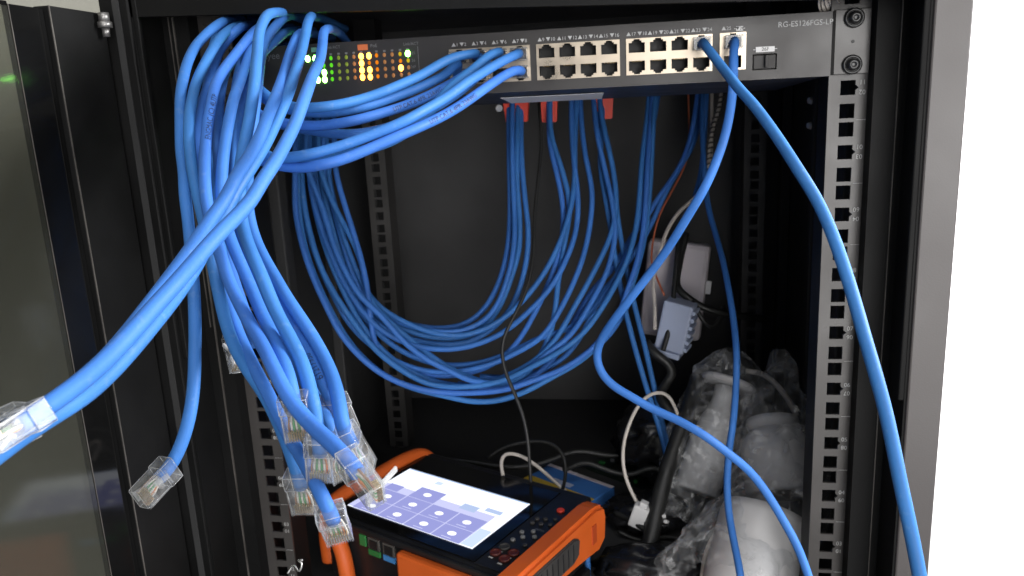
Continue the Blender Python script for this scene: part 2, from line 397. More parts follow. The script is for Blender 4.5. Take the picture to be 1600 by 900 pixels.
# open glass door on the left
hx, hy = -0.2905, -0.056
ang = math.radians(-91.5)          # direction of the leaf from the hinge
du = Vector((math.cos(ang), math.sin(ang), 0)); dn = Vector((-du.y, du.x, 0))
MW = Matrix(((du.x, dn.x, 0, hx), (du.y, dn.y, 0, hy), (0, 0, 1, 0), (0, 0, 0, 1)))
def glass_mat():
    m = bpy.data.materials.new('tinted_door_glass'); m.use_nodes = True; nt = m.node_tree; N = nt.nodes; N.clear()
    out = N.new('ShaderNodeOutputMaterial'); tr = N.new('ShaderNodeBsdfTransparent'); tr.inputs[0].default_value = (0.62, 0.63, 0.58, 1)
    gl = N.new('ShaderNodeBsdfGlossy'); gl.inputs['Roughness'].default_value = 0.09
    fr = fresnel(nt, 1.5)
    df = N.new('ShaderNodeBsdfDiffuse'); df.inputs[0].default_value = (0.25, 0.25, 0.22, 1)
    m0 = N.new('ShaderNodeMixShader'); m0.inputs[0].default_value = 0.07
    nt.links.new(tr.outputs[0], m0.inputs[1]); nt.links.new(df.outputs[0], m0.inputs[2])
    mx = N.new('ShaderNodeMixShader'); nt.links.new(fr.outputs[0], mx.inputs[0]); nt.links.new(m0.outputs[0], mx.inputs[1]); nt.links.new(gl.outputs[0], mx.inputs[2])
    nt.links.new(mx.outputs[0], out.inputs[0]); return m
M['glass'] = glass_mat()
M['gloss'] = mat('black_glass_border', (0.006, 0.006, 0.006), 0.12, var=0.2, vscale=12)
boxo('glass_door', (0.0837, -0.002, ZB + 0.03), (0.52, 0.002, 0.5395), M['glass'], CAB, mw=MW)
door = CAB.children[-1]
def dpart(n, lo, hi, m, bev=0.0):
    o = boxo(n, lo, hi, m, None, bev, MW); o.parent = door
    o.matrix_parent_inverse = door.matrix_parent_inverse.copy() if False else Matrix.Identity(4)
    return o
dpart('door_border', (0.0540, -0.0021, ZB), (0.0835, 0.0021, 0.5405), M['gloss'])
dpart('door_stile', (0.0, -0.006, ZB), (0.0535, 0.006, 0.5425), M['black'], 0.001)
dpart('door_border', (0.0837, -0.0023, 0.5397), (0.52, 0.0023, 0.5420), M['gloss'])
dpart('stile_edge', (0.0528, 0.0059, ZB), (0.0537, 0.0064, 0.5425), M['edge'])
dpart('border_edge', (0.0826, 0.0020, ZB), (0.0832, 0.0024, 0.5405), M['edge'])
bm = bmesh.new(); c = at(161, 20, 0.55); cyl(bm, c, c + Vector((0, 0, -0.006)), 0.0036, 0.0036, 20)
cyl(bm, c + Vector((0, 0, -0.006)), c + Vector((0, 0, -0.010)), 0.0048, 0.0048, 6); cyl(bm, c + Vector((0, 0, -0.010)), c + Vector((0, 0, -0.016)), 0.0027, 0.0023, 16)
o = obj('hinge_pin', bm, M['hinge']); attach(o, CAB)

# ------------------------------------------------------------------ switch
FY = -0.004
zt, zb = 0.5178, 0.4752
xl, xr = -0.2195, 0.2195
SW = thing('network_switch', 'black rack switch with steel ports and lit green and amber lights, bolted across the rails', 'network switch', (0, 0.1, zb))
face_blocks = []     # (x0,x1)
zpt = atY(1112, 53, FY).z; zpb = atY(1111, 111, FY).z
B1 = (-0.0485, 0.0112); B2 = (0.0158, 0.0755); B3 = (0.0800, 0.1397); B4 = (0.1447, 0.1625)
sfp = (atY(1176, 84, FY).x, atY(1214, 84, FY).x, atY(1195, 109, FY).z, atY(1195, 84, FY).z)
holes = [[(a + .0003, zpb + .0003), (b - .0003, zpb + .0003), (b - .0003, zpt - .0003), (a + .0003, zpt - .0003)] for a, b in (B1, B2, B3, B4)]
holes.append([(sfp[0], sfp[2]), (sfp[1], sfp[2]), (sfp[1], sfp[3]), (sfp[0], sfp[3])])
plate('face_panel', [(xl, zb), (xr, zb), (xr, zt), (xl, zt)], holes, FY, FY + 0.002, M['face'], SW)
bm = bmesh.new()     # chassis sags a little towards the back
sl = 0.036
pts = [(xl + .001, FY + .0175, zb), (xr - .001, FY + .0175, zb), (xr - .001, FY + .0175, zt - .001), (xl + .001, FY + .0175, zt - .001)]
a = [bm.verts.new(p) for p in pts]; b = [bm.verts.new((x, 0.205, z - sl * 0.205)) for x, y, z in pts]
bm.faces.new(a); bm.faces.new(b[::-1])
for i in range(4): bm.faces.new((a[i], b[i], b[(i + 1) % 4], a[(i + 1) % 4]))
box(bm, (xl, FY + .0021, zb), (xl + .001, FY + .0175, zt)); box(bm, (xr - .001, FY + .0021, zb), (xr, FY + .0175, zt))
box(bm, (xl + .001, FY + .0021, zb), (xr - .001, FY + .0175, zb + .001)); box(bm, (xl + .001, FY + .0021, zt - .001), (xr - .001, FY + .0175, zt))
attach(obj('chassis', bm, M['chassis']), SW)
# white label stuck on the underside
bm = bmesh.new()
def und(x, y): return Vector((x, y, zb - sl * (y - FY) - 0.0006))
q = [und(-0.024, 0.070), und(0.061, 0.070), und(0.055, 0.190), und(-0.033, 0.190)]
bm.faces.new([bm.verts.new(v) for v in q]); r = bmesh.ops.extrude_face_region(bm, geom=bm.faces[:])
bmesh.ops.translate(bm, verts=[v for v in r['geom'] if isinstance(v, bmesh.types.BMVert)], vec=(0, 0, 0.0003))
M['label'] = mat('label_paper', (0.88, 0.88, 0.92), 0.6, var=0.03, vscale=60)
attach(obj('underside_label', bm, M['label']), SW)
def rj(cx, cz, up, w=0.0113, h=0.0068):
    s = 1 if up else -1
    P = [(-w / 2, -h / 2), (w / 2, -h / 2), (w / 2, h / 2), (w * .30, h / 2), (w * .30, h / 2 + .0013), (w * .19, h / 2 + .0013), (w * .19, h / 2 + .0024), (-w * .19, h / 2 + .0024), (-w * .19, h / 2 + .0013), (-w * .30, h / 2 + .0013), (-w * .30, h / 2), (-w / 2, h / 2)]
    P = [(cx + x, cz + s * z) for x, z in P]
    return P if up else P[::-1]
PORT = {}
def block(b, first, cols):
    x0, x1 = b; zm = (zpt + zpb) / 2; hs = []; pitch = (x1 - x0) / cols
    for c in range(cols):
        cx = x0 + pitch * (c + 0.5)
        for up in (True, False):
            cz = zm + (0.0062 if up else -0.0062)
            if cols == 1 and not up: hs.append(sq(cx, cz - 0.0008, 0.0118, 0.0082))
            else: hs.append(rj(cx, cz, up))
            PORT[first + 2 * c + (0 if up else 1)] = (cx, cz, up)
    plate('port_block', [(x0, zpb), (x1, zpb), (x1, zpt), (x0, zpt)], hs, FY - 0.0015, FY + 0.001, M['steel'], SW)
    for c in range(cols):
        cx = x0 + pitch * (c + .5)
        for up in (True, False):
            cz = zm + (0.0062 if up else -0.0062)
            bm = bmesh.new()
            wx, hz, dy = 0.0064, 0.0052, 0.0145          # socket: open box
            zz = cz + (0.0008 if up else -0.0008)
            y0, y1 = FY + 0.0012, FY + dy
            V = [bm.verts.new((cx + sx * wx, y, zz + sz * hz)) for y in (y0, y1) for sz in (-1, 1) for sx in (-1, 1)]
            for f in ((4, 5, 7, 6), (0, 1, 5, 4), (2, 3, 7, 6), (0, 2, 6, 4), (1, 3, 7, 5)): bm.faces.new([V[i] for i in f])
            for k in range(8):     # spring contacts
                xx = cx + (k - 3.5) * 0.00102
                zc0 = zz + (-hz + .0006 if up else hz - .0006)
                box(bm, (xx - .0002, y0 + .004, zc0 - .0006), (xx + .0002, y1 - .001, zc0 + .0006), mi=1)
            attach(obj('port_socket', bm, [M['portin'], M['gold']], norm=False), SW)
block(B1, 1, 4); block(B2, 9, 4); block(B3, 17, 4); block(B4, 25, 1)
for c, (n1, n2) in enumerate([(i, i + 1) for i in range(1, 25, 2)]):
    cx = PORT[n1][0]
    text('port_number', '▲%d ▼%d' % (n1, n2), 0.0034, face_mw(cx, FY - .0003, zpt + 0.0030), M['ink'], SW)
text('port_number', '▲25', 0.0034, face_mw(PORT[25][0] - .0045, FY - .0003, zpt + .0030), M['ink'], SW)
def pill(x0, x1, z0, z1, label, size):
    bm = bmesh.new(); box(bm, (x0, FY - .0006, z0), (x1, FY - .0001, z1)); 
    r = (z1 - z0) / 2; bmesh.ops.bevel(bm, geom=[e for e in bm.edges if abs(e.verts[0].co.y - e.verts[1].co.y) > 1e-5], offset=r * .9, segments=4, affect='EDGES')
    o = obj('number_plate', bm, M['whitep']); attach(o, SW)
    text('port_number', label, size, face_mw((x0 + x1) / 2, FY - .0008, (z0 + z1) / 2), M['portin'], SW)
a = atY(1147, 45, FY); b_ = atY(1164, 45, FY); pill(a.x, b_.x, a.z - .0015, a.z + .0015, '▼26', 0.0028)
a = atY(1177, 78, FY); b_ = atY(1214, 78, FY); pill(a.x, b_.x, a.z - .0018, a.z + .0018, '26F', 0.0034)
text('model_lettering', 'RG-ES126FGS-LP', 0.0051, face_mw((atY(1223, 38, FY).x + atY(1294, 34, FY).x) / 2, FY - .0003, atY(1258, 36.5, FY).z), M['ink'], SW)
text('brand_lettering', 'Reyee', 0.0072, face_mw(atY(420, 88, FY).x, FY - .0003, atY(420, 88, FY).z), M['dimink'], SW)
# fibre slot
bm = bmesh.new()
V = [bm.verts.new((x, y, z)) for y in (FY + .001, FY + .017) for z in (sfp[2], sfp[3]) for x in (sfp[0], sfp[1])]
for f in ((4, 5, 7, 6), (0, 1, 5, 4), (2, 3, 7, 6), (0, 2, 6, 4), (1, 3, 7, 5)): bm.faces.new([V[i] for i in f])
attach(obj('fibre_slot', bm, M['portin'], norm=False), SW)
boxo('slot_cover', (sfp[0] + .0006, FY + .0004, sfp[2] + .0006), (sfp[1] - .0006, FY + .004, sfp[3] - .0006), M['grip'], SW, bev=.0006)
xm = (sfp[0] + sfp[1]) / 2
boxo('cover_tab', (xm - .0001, FY - .003, sfp[2] + .0015), (xm + .0022, FY + .0006, sfp[3] - .0008), M['grip'], SW, bev=.0006)
# ears and screws
for s in (1, -1):
    x0, x1 = sorted((s * 0.2215, s * 0.2450))
    boxo('mounting_ear', (x0, -0.0032, zb + .0006), (x1, -0.0005, zt + .0008), M['rail'] if s > 0 else M['face'], SW, bev=0.0004)
    boxo('ear_return', (min(s * .2199, s * .2213), -0.0035, zb + .0006), (max(s * .2199, s * .2213), 0.06, zt), M['black'], SW)
    zs = [atY(1332, 28, -.003).z, atY(1330.5, 101, -.003).z]
    for z in zs:
        bm = bmesh.new(); c = Vector((s * 0.2335, -0.0033, z))
        lathe(bm, c, c + Vector((0, -1, 0)), [(0, 0.0066), (0.0016, 0.0066), (0.0022, 0.0058), (0.0023, 0.0050), (0.0012, 0.0046), (0.0012, 0.0042), (0.0052, 0.0038), (0.0062, 0.0030), (0.0063, 0.0014), (0.0045, 0.0010)], 28)
        attach(obj('mounting_screw', bm, M['screw']), SW)
    bm = bmesh.new(); c = Vector((s * 0.2335, -0.0036, sum(zs) / 2)); cyl(bm, c, c + Vector((0, 0.0006, 0)), 0.0011); attach(obj('ear_hole', bm, M['portin']), SW)
# indicator lights
LE = dict(G=emis('light_green_bright', (0.22, 1.0, 0.10), 36), g=emis('light_green_mid', (0.16, 0.95, 0.03), 0.8), o=mat('light_olive_dim', (0.2, 0.28, 0.03), 0.4, emit=(0.35, 0.45, 0.03), estr=0.25),
          A=emis('light_amber_bright', (1.0, 0.34, 0.04), 12), a=emis('light_orange_mid', (1.0, 0.27, 0.01), 0.85), d=mat('light_amber_dim', (0.35, 0.16, 0.06), 0.4, emit=(0.6, 0.24, 0.06), estr=0.3),
          y=emis('light_yellow_mid', (0.75, 0.55, 0.02), 0.8))
cols = [(494.5, 'xxxG'), (505.3, 'ogGG'), (517, 'gggg'), (529, 'oooo'), (541, 'oooo'), (552.7, 'dddd'), (564.2, 'AAAA'), (576.3, 'AaAA'), (588.2, 'aaaa'), (600.5, 'dddd'), (612.6, 'dddd'), (625, 'yaAd'), (637, 'Gydd')]
def lamp(p, st):
    bm = bmesh.new(); c = Vector((p.x, FY + 0.0001, p.z)); r = 0.00195 if st in 'GA' else 0.0013
    bmesh.ops.create_uvsphere(bm, u_segments=12, v_segments=8, radius=r)
    for v in bm.verts: v.co = Vector((v.co.x, v.co.y * 0.6, v.co.z * 1.25)) + c
    for f in bm.faces: f.smooth = True
    attach(obj('indicator_light', bm, LE[st]), SW)
for x, st in cols:
    ytop = 91.6 - (x - 506) * 0.0615
    for r, ch in enumerate(st):
        if ch == 'x': continue
        p = atY(x + r * 0.75, ytop + r * 10.9, FY); lamp(p, ch)
    p = atY(x, ytop - 6.2, FY); boxo('light_number', (p.x - .0009, FY - .0004, p.z - .0007), (p.x + .0009, FY - .0001, p.z + .0007), M['dimink'], SW)
lamp(atY(480.7, 92, FY), 'G'); lamp(atY(492.3, 91.5, FY), 'G')
def mark(px0, py0, px1, py1, m):
    a = atY(px0, py0, FY); b = atY(px1, py1, FY)
    boxo('printed_mark', (a.x, FY - .0004, min(a.z, b.z)), (b.x, FY - .0001, max(a.z, b.z)), m, SW)
M['oblock'] = mat('glowing_orange_print', (0.55, 0.14, 0.05), 0.5, emit=(0.8, 0.2, 0.06), estr=0.25)  # print given a faint glow of its own, though it is no lamp
M['gblock'] = mat('green_printed_block', (0.20, 0.45, 0.35), 0.5, var=0.1)
mark(558.5, 70, 575, 78, M['oblock']); mark(486, 74.5, 495.5, 81, M['gblock'])
text('light_caption', 'Link/ACT', 0.0030, face_mw(atY(520, 74, FY).x, FY - .0003, atY(520, 74, FY).z), M['dimink'], SW)
text('light_caption', 'PoE', 0.0034, face_mw(atY(584, 71.5, FY).x, FY - .0003, atY(584, 71.5, FY).z), M['dimink'], SW)
text('light_caption', 'Link/ACT', 0.0030, face_mw(atY(642, 68.5, FY).x, FY - .0003, atY(642, 68.5, FY).z), M['dimink'], SW)
for (py, s_) in ((83, '25'), (94.5, '26'), (104.5, '26F')):
    p = atY(646, py, FY); text('light_caption', s_, 0.0028, face_mw(p.x, FY - .0003, p.z), M['dimink'], SW)
p = atY(653.5, 90, FY); boxo('caption_line', (p.x, FY - .0004, p.z - .012), (p.x + .0003, FY - .0001, p.z + .008), M['dimink'], SW)

# ------------------------------------------------------------------ cable plugs
def plug(root, P0, ax, cd, parts=True, lat=20):
    """RJ45 plug: rear centre P0, axis ax (towards the tip), contact side direction cd"""
    ax = ax.normalized(); cd = (cd - ax * cd.dot(ax)).normalized(); sd = ax.cross(cd)
    MWp = Matrix(((sd.x, cd.x, ax.x, P0.x), (sd.y, cd.y, ax.y, P0.y), (sd.z, cd.z, ax.z, P0.z), (0, 0, 0, 1)))
    bm = bmesh.new()
    def shell(secs):
        rings = []
        for z, w, y0, y1 in secs:
            c = min(w * .12, .0007)
            rings.append([bm.verts.new(MWp @ Vector(v)) for v in ((-w / 2 + c, y0, z), (w / 2 - c, y0, z), (w / 2, y0 + c, z), (w / 2, y1 - c, z), (w / 2 - c, y1, z), (-w / 2 + c, y1, z), (-w / 2, y1 - c, z), (-w / 2, y0 + c, z))])
        for k in range(len(rings) - 1):
            for i in range(8): bm.faces.new((rings[k][i], rings[k][(i + 1) % 8], rings[k + 1][(i + 1) % 8], rings[k + 1][i]))
        bm.faces.new(rings[0][::-1]); bm.faces.new(rings[-1])
    shell([(0, .0116, -.0040, .0040), (.0004, .0119, -.0042, .0042), (.0072, .0119, -.0042, .0042), (.0080, .0112, -.0036, .0036), (.0205, .0110, -.0033, .0033), (.0215, .0104, -.0028, .0028)])
    def edge_glint(pts, r=.00016):  # thin whitish tubes painting bright highlights along the plug edges
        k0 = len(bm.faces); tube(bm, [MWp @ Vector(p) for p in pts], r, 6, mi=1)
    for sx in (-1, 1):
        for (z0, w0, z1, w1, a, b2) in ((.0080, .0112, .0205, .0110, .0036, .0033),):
            for sy in (-1, 1): edge_glint([(sx * (w0 / 2 - .0002), sy * (a - .0002), z0), (sx * (w1 / 2 - .0002), sy * (b2 - .0002), z1), (sx * .0050, sy * .0027, .0214)])
        for sy in (-1, 1): edge_glint([(sx * .0058, sy * .0041, .0004), (sx * .0058, sy * .0041, .0072), (sx * .0055, sy * .0036, .0080)])
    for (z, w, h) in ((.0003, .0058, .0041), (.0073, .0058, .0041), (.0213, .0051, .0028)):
        edge_glint([(-w, -h, z), (w, -h, z)]); edge_glint([(-w, h, z), (w, h, z)]); edge_glint([(-w, -h, z), (-w, h, z)]); edge_glint([(w, -h, z), (w, h, z)])
    # ribs moulded along the contact side and the strain-relief bar
    for k in range(9):
        x = (k - 4) * .00102; box(bm, (x - .0002, .0032, .0150), (x + .0002, .0040, .0212), mw=MWp)
    box(bm, (-.0040, .0036, .0058), (.0040, .0046, .0066), mw=MWp)
    box(bm, (-.0034, .0008, .0092), (.0034, .0032, .0112), mw=MWp)
    box(bm, (-.0056, .0034, .0075), (-.0047, .0041, .0212), mw=MWp); box(bm, (.0047, .0034, .0075), (.0056, .0041, .0212), mw=MWp)
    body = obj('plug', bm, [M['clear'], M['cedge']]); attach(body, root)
    def sub(name, bmx, mm, smooth=False):
        o = obj(name, bmx, mm, smooth=smooth); o.parent = body; o.matrix_parent_inverse = Matrix.Identity(4)
        return o
    bm = bmesh.new()      # latch
    L = Matrix.Translation((0, -.0032, .0205)) @ Matrix.Rotation(math.radians(lat), 4, 'X')
    box(bm, (-.0026, -.0007, -.0080), (.0026, .0004, 0), mw=MWp @ L)
    box(bm, (-.0013, -.0007, -.0165), (.0013, .0002, -.0080), mw=MWp @ L)
    box(bm, (-.0026, -.0016, -.0086), (.0026, -.0007, -.0074), mw=MWp @ L)
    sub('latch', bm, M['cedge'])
    if not parts: return body
    bm = bmesh.new()
    for k in range(8):
        x = (k - 3.5) * .00102; box(bm, (x - .00026, .0010, .0166), (x + .00026, .0031, .0208), mw=MWp)
    sub('contact_row', bm, M['gold'])
    bm = bmesh.new(); order = [3, 0, 3, 1, 3, 1, 3, 2]
    for k in range(8):
        x = (k - 3.5) * .00102; x2 = (k - 3.5) * .0005
        R = [MWp @ Vector(v) for v in ((x2, random.uniform(-.001, .001), .0070), (x * .8, random.uniform(-.0008, .0010), .0105), (x, .0004, .0140), (x, .0006, .0205))]
        tube(bm, spline(R, .0012, 1), .00046, 6, mi=order[k])
    sub('wire_bundle', bm, [M['w_or'], M['w_gr'], M['w_br'], M['w_wh']])
    return body
def tip_from(P0, px, py, near=True, L=0.0215):
    r = ray(px, py).normalized(); oc = C0 - P0
    b = r.dot(oc); c = oc.dot(oc) - L * L; D = b * b - c
    if D < 0: t = -b
    else: t = -b - math.sqrt(D) if near else -b + math.sqrt(D)
    return C0 + r * t

CABR = 0.0031
def cable_path(pts):
    out = []
    for p in pts:
        if isinstance(p, Vector): out.append(p)
        elif len(p) == 3: out.append(at(p[0], p[1], p[2] / 1000.0))
    return out
def interp_depth(pts):
    """points without a depth get one interpolated along the picture length"""
    L = [0.0]
    for a, b in zip(pts, pts[1:]): L.append(L[-1] + math.hypot(a[0] - b[0], a[1] - b[1]))
    known = [i for i, p in enumerate(pts) if len(p) == 3]; out = []
    for i, p in enumerate(pts):
        if len(p) == 3: out.append(p); continue
        lo = max([k for k in known if k < i], default=known[0]); hi = min([k for k in known if k > i], default=known[-1])
        t = 0 if hi == lo else (L[i] - L[lo]) / (L[hi] - L[lo]); t = t * t * (3 - 2 * t) * .5 + t * .5
        out.append((p[0], p[1], pts[lo][2] + (pts[hi][2] - pts[lo][2]) * t))
    return out
def printed(root_part, R, s0, s, size, cdir, m, flip=False):
    """lettering wrapped on the cable jacket, starting s0 along the path"""
    step = [0.0]
    for a, b in zip(R, R[1:]): step.append(step[-1] + (b - a).length)
    if isinstance(s0, tuple):
        def pxd(p):
            d = p - C0; z = d.dot(AZ); return (800 + FPX * d.dot(AX) / z - s0[0]) ** 2 + (450 + FPX * d.dot(AY) / z - s0[1]) ** 2
        s0 = step[min(range(len(R)), key=lambda i: pxd(R[i]))]
    me = text_mesh(s, size); bm = bmesh.new(); bm.from_mesh(me); bpy.data.meshes.remove(me)
    bmesh.ops.triangulate(bm, faces=bm.faces[:])
    bmesh.ops.subdivide_edges(bm, edges=[e for e in bm.edges if e.calc_length() > .0007], cuts=2, use_grid_fill=False)
    F = frames(R)
    for v in bm.verts:
        x, y = v.co.x, v.co.y
        if flip: x, y = -x, -y
        t = min(max(s0 + x, 0), step[-1] - 1e-5)
        k = next(i for i in range(len(step) - 1) if step[i + 1] > t); u = (t - step[k]) / (step[k + 1] - step[k])
        p = R[k].lerp(R[k + 1], u); T = F[k][0].lerp(F[min(k + 1, len(F) - 1)][0], u).normalized()
        n = (cdir(p) - T * cdir(p).dot(T)).normalized(); b = n.cross(T)
        a = y / CABR; v.co = p + (n * math.cos(a) + b * math.sin(a)) * (CABR + .00013)
    o = obj('printed_lettering', bm, m, norm=False); o.parent = root_part; o.matrix_parent_inverse = Matrix.Identity(4)
def tocam(p): return (C0 - p).normalized()
def cable(label, pts, tip=None, near=True, roll=0.0, group='blue network cables', r=CABR, m='blue', name='network_cable', cat='cable', into=0.0, prints=(), smooth=3, n=12, step=0.004, lat=20):
    pts = interp_depth([p for p in pts]) if not isinstance(pts[0], Vector) else pts
    P = cable_path(pts)
    root = thing(name, label, cat, P[-1], group)
    if tip:
        rear = P[-1]; T = tip_from(rear, tip[0], tip[1], near); ax = (T - rear).normalized()
        P.append(rear + ax * 0.0085)
    R = spline(P, step, smooth)
    j = tubeo('jacket', R, r, M[m], root, n)
    if tip:
        cd = tocam(rear); cd = (cd - ax * cd.dot(ax)).normalized()
        cd = Matrix.Rotation(math.radians(roll), 3, ax) @ cd
        plug(root, rear, ax, cd, lat=lat)
    for (s0, s, size, m2, rot, fl) in prints:
        cdir = (lambda p, rot=rot: tocam(p) + AX * rot)
        printed(j, R, s0, s, size, cdir, M[m2], fl)
    return root, R

FB = 'blue cables draped out over the top of the switch'
# the bundle hanging in front of the rack -------------------------------------------------
cable('blue cable hanging alone, leftmost of the bundle, its clear plug low by the left post',
      [(400, 34, 690), (365, 30, 600), (331, 45.5, 520), (308, 69), (294, 95), (287, 120), (282, 149, 455), (281.5, 170), (282, 203), (283, 239), (287, 266), (289, 310, 420), (293, 335), (296.5, 371), (301, 425), (303, 460), (304.5, 500), (304.5, 540, 392), (303, 597), (299, 635), (290, 675), (279, 705), (268, 727, 372)],
      tip=(216, 782), near=True, roll=-35, lat=26, group=FB)
cable('blue cable whose clear plug hangs just above and left of the lowest plug',
      [(420, 40, 690), (380, 38, 590), (342, 62, 510), (322, 96), (306, 131), (299, 163), (296, 185), (295, 203, 430), (297, 239), (303, 278), (310, 310), (318, 345), (328, 390), (336, 430, 400), (344, 468), (355, 512), (371, 552), (391, 584), (411, 612, 370), (428, 645), (444, 680), (456, 712), (465, 738, 345)],
      tip=(479, 797), near=False, roll=25, group=FB)
cable('blue cable ending in the lowest clear plug, in front of the orange bumper',
      [(430, 42, 700), (391, 40, 610), (367, 50, 535), (349, 69), (338, 90), (330, 120), (320, 150), (312, 180), (308, 215, 455), (310, 260), (316, 300), (326, 340), (336, 390), (347, 440, 415), (358, 480), (374, 525), (396, 572), (417, 612, 365), (438, 655), (458, 692), (480, 729), (496, 761), (514, 797, 318)],
      tip=(531, 838), near=False, roll=12, group=FB)
F3 = cable('blue cable with dark printing, ending in the clear plug seen side-on over the screen',
      [(450, 50, 690), (415, 42, 600), (392, 55, 520), (368, 85), (349, 110), (336, 134), (330, 166, 440), (326, 186), (322, 221), (320, 257), (321, 301, 405), (325, 327), (333, 362), (345, 400), (358, 440, 375), (372, 470), (389, 503), (413, 545), (437, 595), (454, 626, 315), (475, 652), (496, 673), (518, 693), (541, 715, 287)],
      tip=(588, 780), near=True, roll=-105, lat=70, group=FB, prints=(((330, 190), 'ENGMAC (C) 4UTP', 0.0042, 'darkink', 0.25, True),))
cable('blue cable ending in the upper left plug of the cluster, contacts facing out',
      [(470, 60, 690), (425, 52, 600), (396, 72, 520), (384, 102), (374, 131), (364, 158, 440), (360, 177), (352, 221), (347, 266), (346, 310, 408), (350, 340), (361, 377), (375, 410), (389, 442, 385), (407, 486), (424, 521), (440, 557), (451, 590), (457, 617, 322)],
      tip=(469, 684), near=False, roll=14, group=FB)
cable('blue cable arching highest over the bundle, its broad plug behind the side-on plug',
      [(480, 34, 660), (450, 22, 570), (428, 20, 505), (414, 28, 475), (406, 46), (402, 81), (399, 117), (394, 158, 415), (389, 190), (382, 225), (376, 257), (374, 292), (376, 336, 385), (383, 368), (396, 402), (411, 436, 362), (431, 486), (449, 520), (466, 552), (478, 583), (485, 612), (491, 640), (496, 665), (499, 684, 318)],
      tip=(502, 746), near=False, roll=10, group=FB)
cable('blue cable with its small plug half hidden in the middle of the plug cluster',
      [(490, 48, 680), (452, 48, 590), (431, 63, 530), (413, 79), (398, 100), (387, 135), (379, 165), (371, 195, 455), (367, 230), (366, 274), (368, 310, 420), (374, 350), (386, 390), (402, 430), (420, 470, 385), (441, 520), (461, 562), (480, 600), (500, 636), (513, 664), (524, 690, 335)],
      tip=(533, 742), near=False, roll=-20, group=FB)
T5 = cable('blue cable with faint numbers printed above its plug, upper right in the cluster',
      [(455, 40, 700), (412, 45, 610), (385, 75, 540), (374, 110), (367, 150), (363, 200), (364, 250), (370, 300, 430), (379, 345), (394, 385), (416, 425), (440, 464, 385), (461, 509), (479, 548), (494, 576), (508, 602), (517, 622, 342)],
      tip=(543, 676), near=False, roll=35, group=FB, prints=(((494, 577), '61217930', 0.0044, 'darkink', -0.1, True),))
cable('rightmost blue cable of the hanging bundle, its plug pointing down right behind the others',
      [(500, 30, 690), (456, 24, 590), (433, 38, 530), (417, 58), (408, 90), (403, 130), (397, 180, 455), (391, 230), (387, 280), (386, 310), (390, 345, 410), (399, 375), (415, 408), (432, 437), (448, 465), (466, 492), (486, 522, 365), (503, 552), (517, 582), (526, 612), (532, 643), (535, 670, 318)],
      tip=(574, 735), near=False, roll=-70, group=FB)
cable('blue cable whose clear plug with raised latch shows left of the lower bundle',
      [(405, 30, 700), (370, 32, 610), (340, 52, 550), (331, 82), (326, 117), (322, 152), (320, 190, 480), (323, 240), (329, 290), (337, 340), (345, 390), (351, 440, 430), (356, 480), (361, 520, 420)],
      tip=(374, 576), near=True, roll=75, lat=32, group=FB)
cable('blue cable at the back of the bundle, its end hidden among the others',
      [(440, 46, 710), (410, 55, 620), (378, 78, 560), (356, 105), (346, 140), (341, 190), (338, 240, 490), (339, 300), (347, 360), (360, 420), (380, 480, 440), (400, 540, 430)], group=FB)
# three cables crossing to the lower left
LF = 'blue cables crossing to the lower left corner'
cable('upper blue cable crossing to the lower left, mostly hidden by its nearer neighbour',
      [(520, 60, 690), (482, 52, 590), (463, 60, 505), (453, 85), (445, 112), (436, 138), (425, 166, 400), (418, 182), (407, 212), (388, 247), (367, 279), (353, 310, 350), (331, 340), (305, 380), (280, 415, 318), (256, 447), (230, 481), (195, 526), (155, 571, 280), (117, 603), (80, 629), (44, 654, 252)],
      tip=(-60, 705), near=True, roll=-20, group=LF)
cable('thickest looking blue cable crossing to the lower left, its clear plug at the picture edge',
      [(560, 90, 690), (530, 52, 600), (506, 50, 520), (504, 69), (500, 92), (488, 120), (474, 158, 385), (461, 194), (445, 226), (429, 255), (408, 285, 335), (393, 313), (367, 341), (336, 372), (308, 404, 300), (279, 438), (257, 462), (230, 492), (196, 530), (155, 572, 258), (120, 602), (88, 625), (58, 645, 242)],
      tip=(-30, 703), near=True, roll=80, group=LF)
cable('lowest blue cable crossing to the lower left, leaving the picture below the clear plug',
      [(540, 45, 690), (500, 28, 600), (482, 32, 520), (477, 55), (470, 85), (460, 117), (447, 155, 415), (433, 187), (419, 217), (402, 247), (383, 276), (366, 303, 370), (348, 340), (326, 378), (307, 414, 335), (288, 444), (266, 474), (240, 506), (204, 549, 290), (159, 596), (115, 630), (75, 654, 250), (29, 684), (0, 707), (-50, 745, 235)], group=LF)

# cables plugged into ports 1-8 -----------------------------------------------------------
PG = 'blue cables plugged into the left port block'
def port_end(n, out=0.012):
    cx, cz, up = PORT[n]
    return [Vector((cx, FY - 0.001, cz)), Vector((cx, FY - out, cz))]
def port_cable(n, label, pts, group=PG, prints=(), out=0.016, rr=CABR):
    pts = interp_depth(pts); P = port_end(n, out) + cable_path(pts)
    root = thing('network_cable', label, 'cable', P[0], group)
    R = spline(P, 0.004, 3); j = tubeo('jacket', R, rr, M['blue'], root)
    cx, cz, up = PORT[n]
    plug(root, Vector((cx, FY - 0.0105, cz)), Vector((0, 1, 0)), Vector((0, 0, -1 if up else 1)), parts=False)
    for (s0, s, size, m2, rot, fl) in prints: printed(j, R, s0, s, size, (lambda p: tocam(p)), M[m2], fl)
    return R
port_cable(1, 'topmost blue cable from the left port block, curving along the lower edge of the lights',
   [(747, 83, 548), (707, 90, 530), (682, 103), (659, 117), (635, 128), (600, 143, 490), (578, 151), (542, 161), (507, 167, 470), (475, 169), (450, 166), (423, 155), (405, 140, 480), (385, 110, 500), (390, 70, 560), (430, 55, 660)])
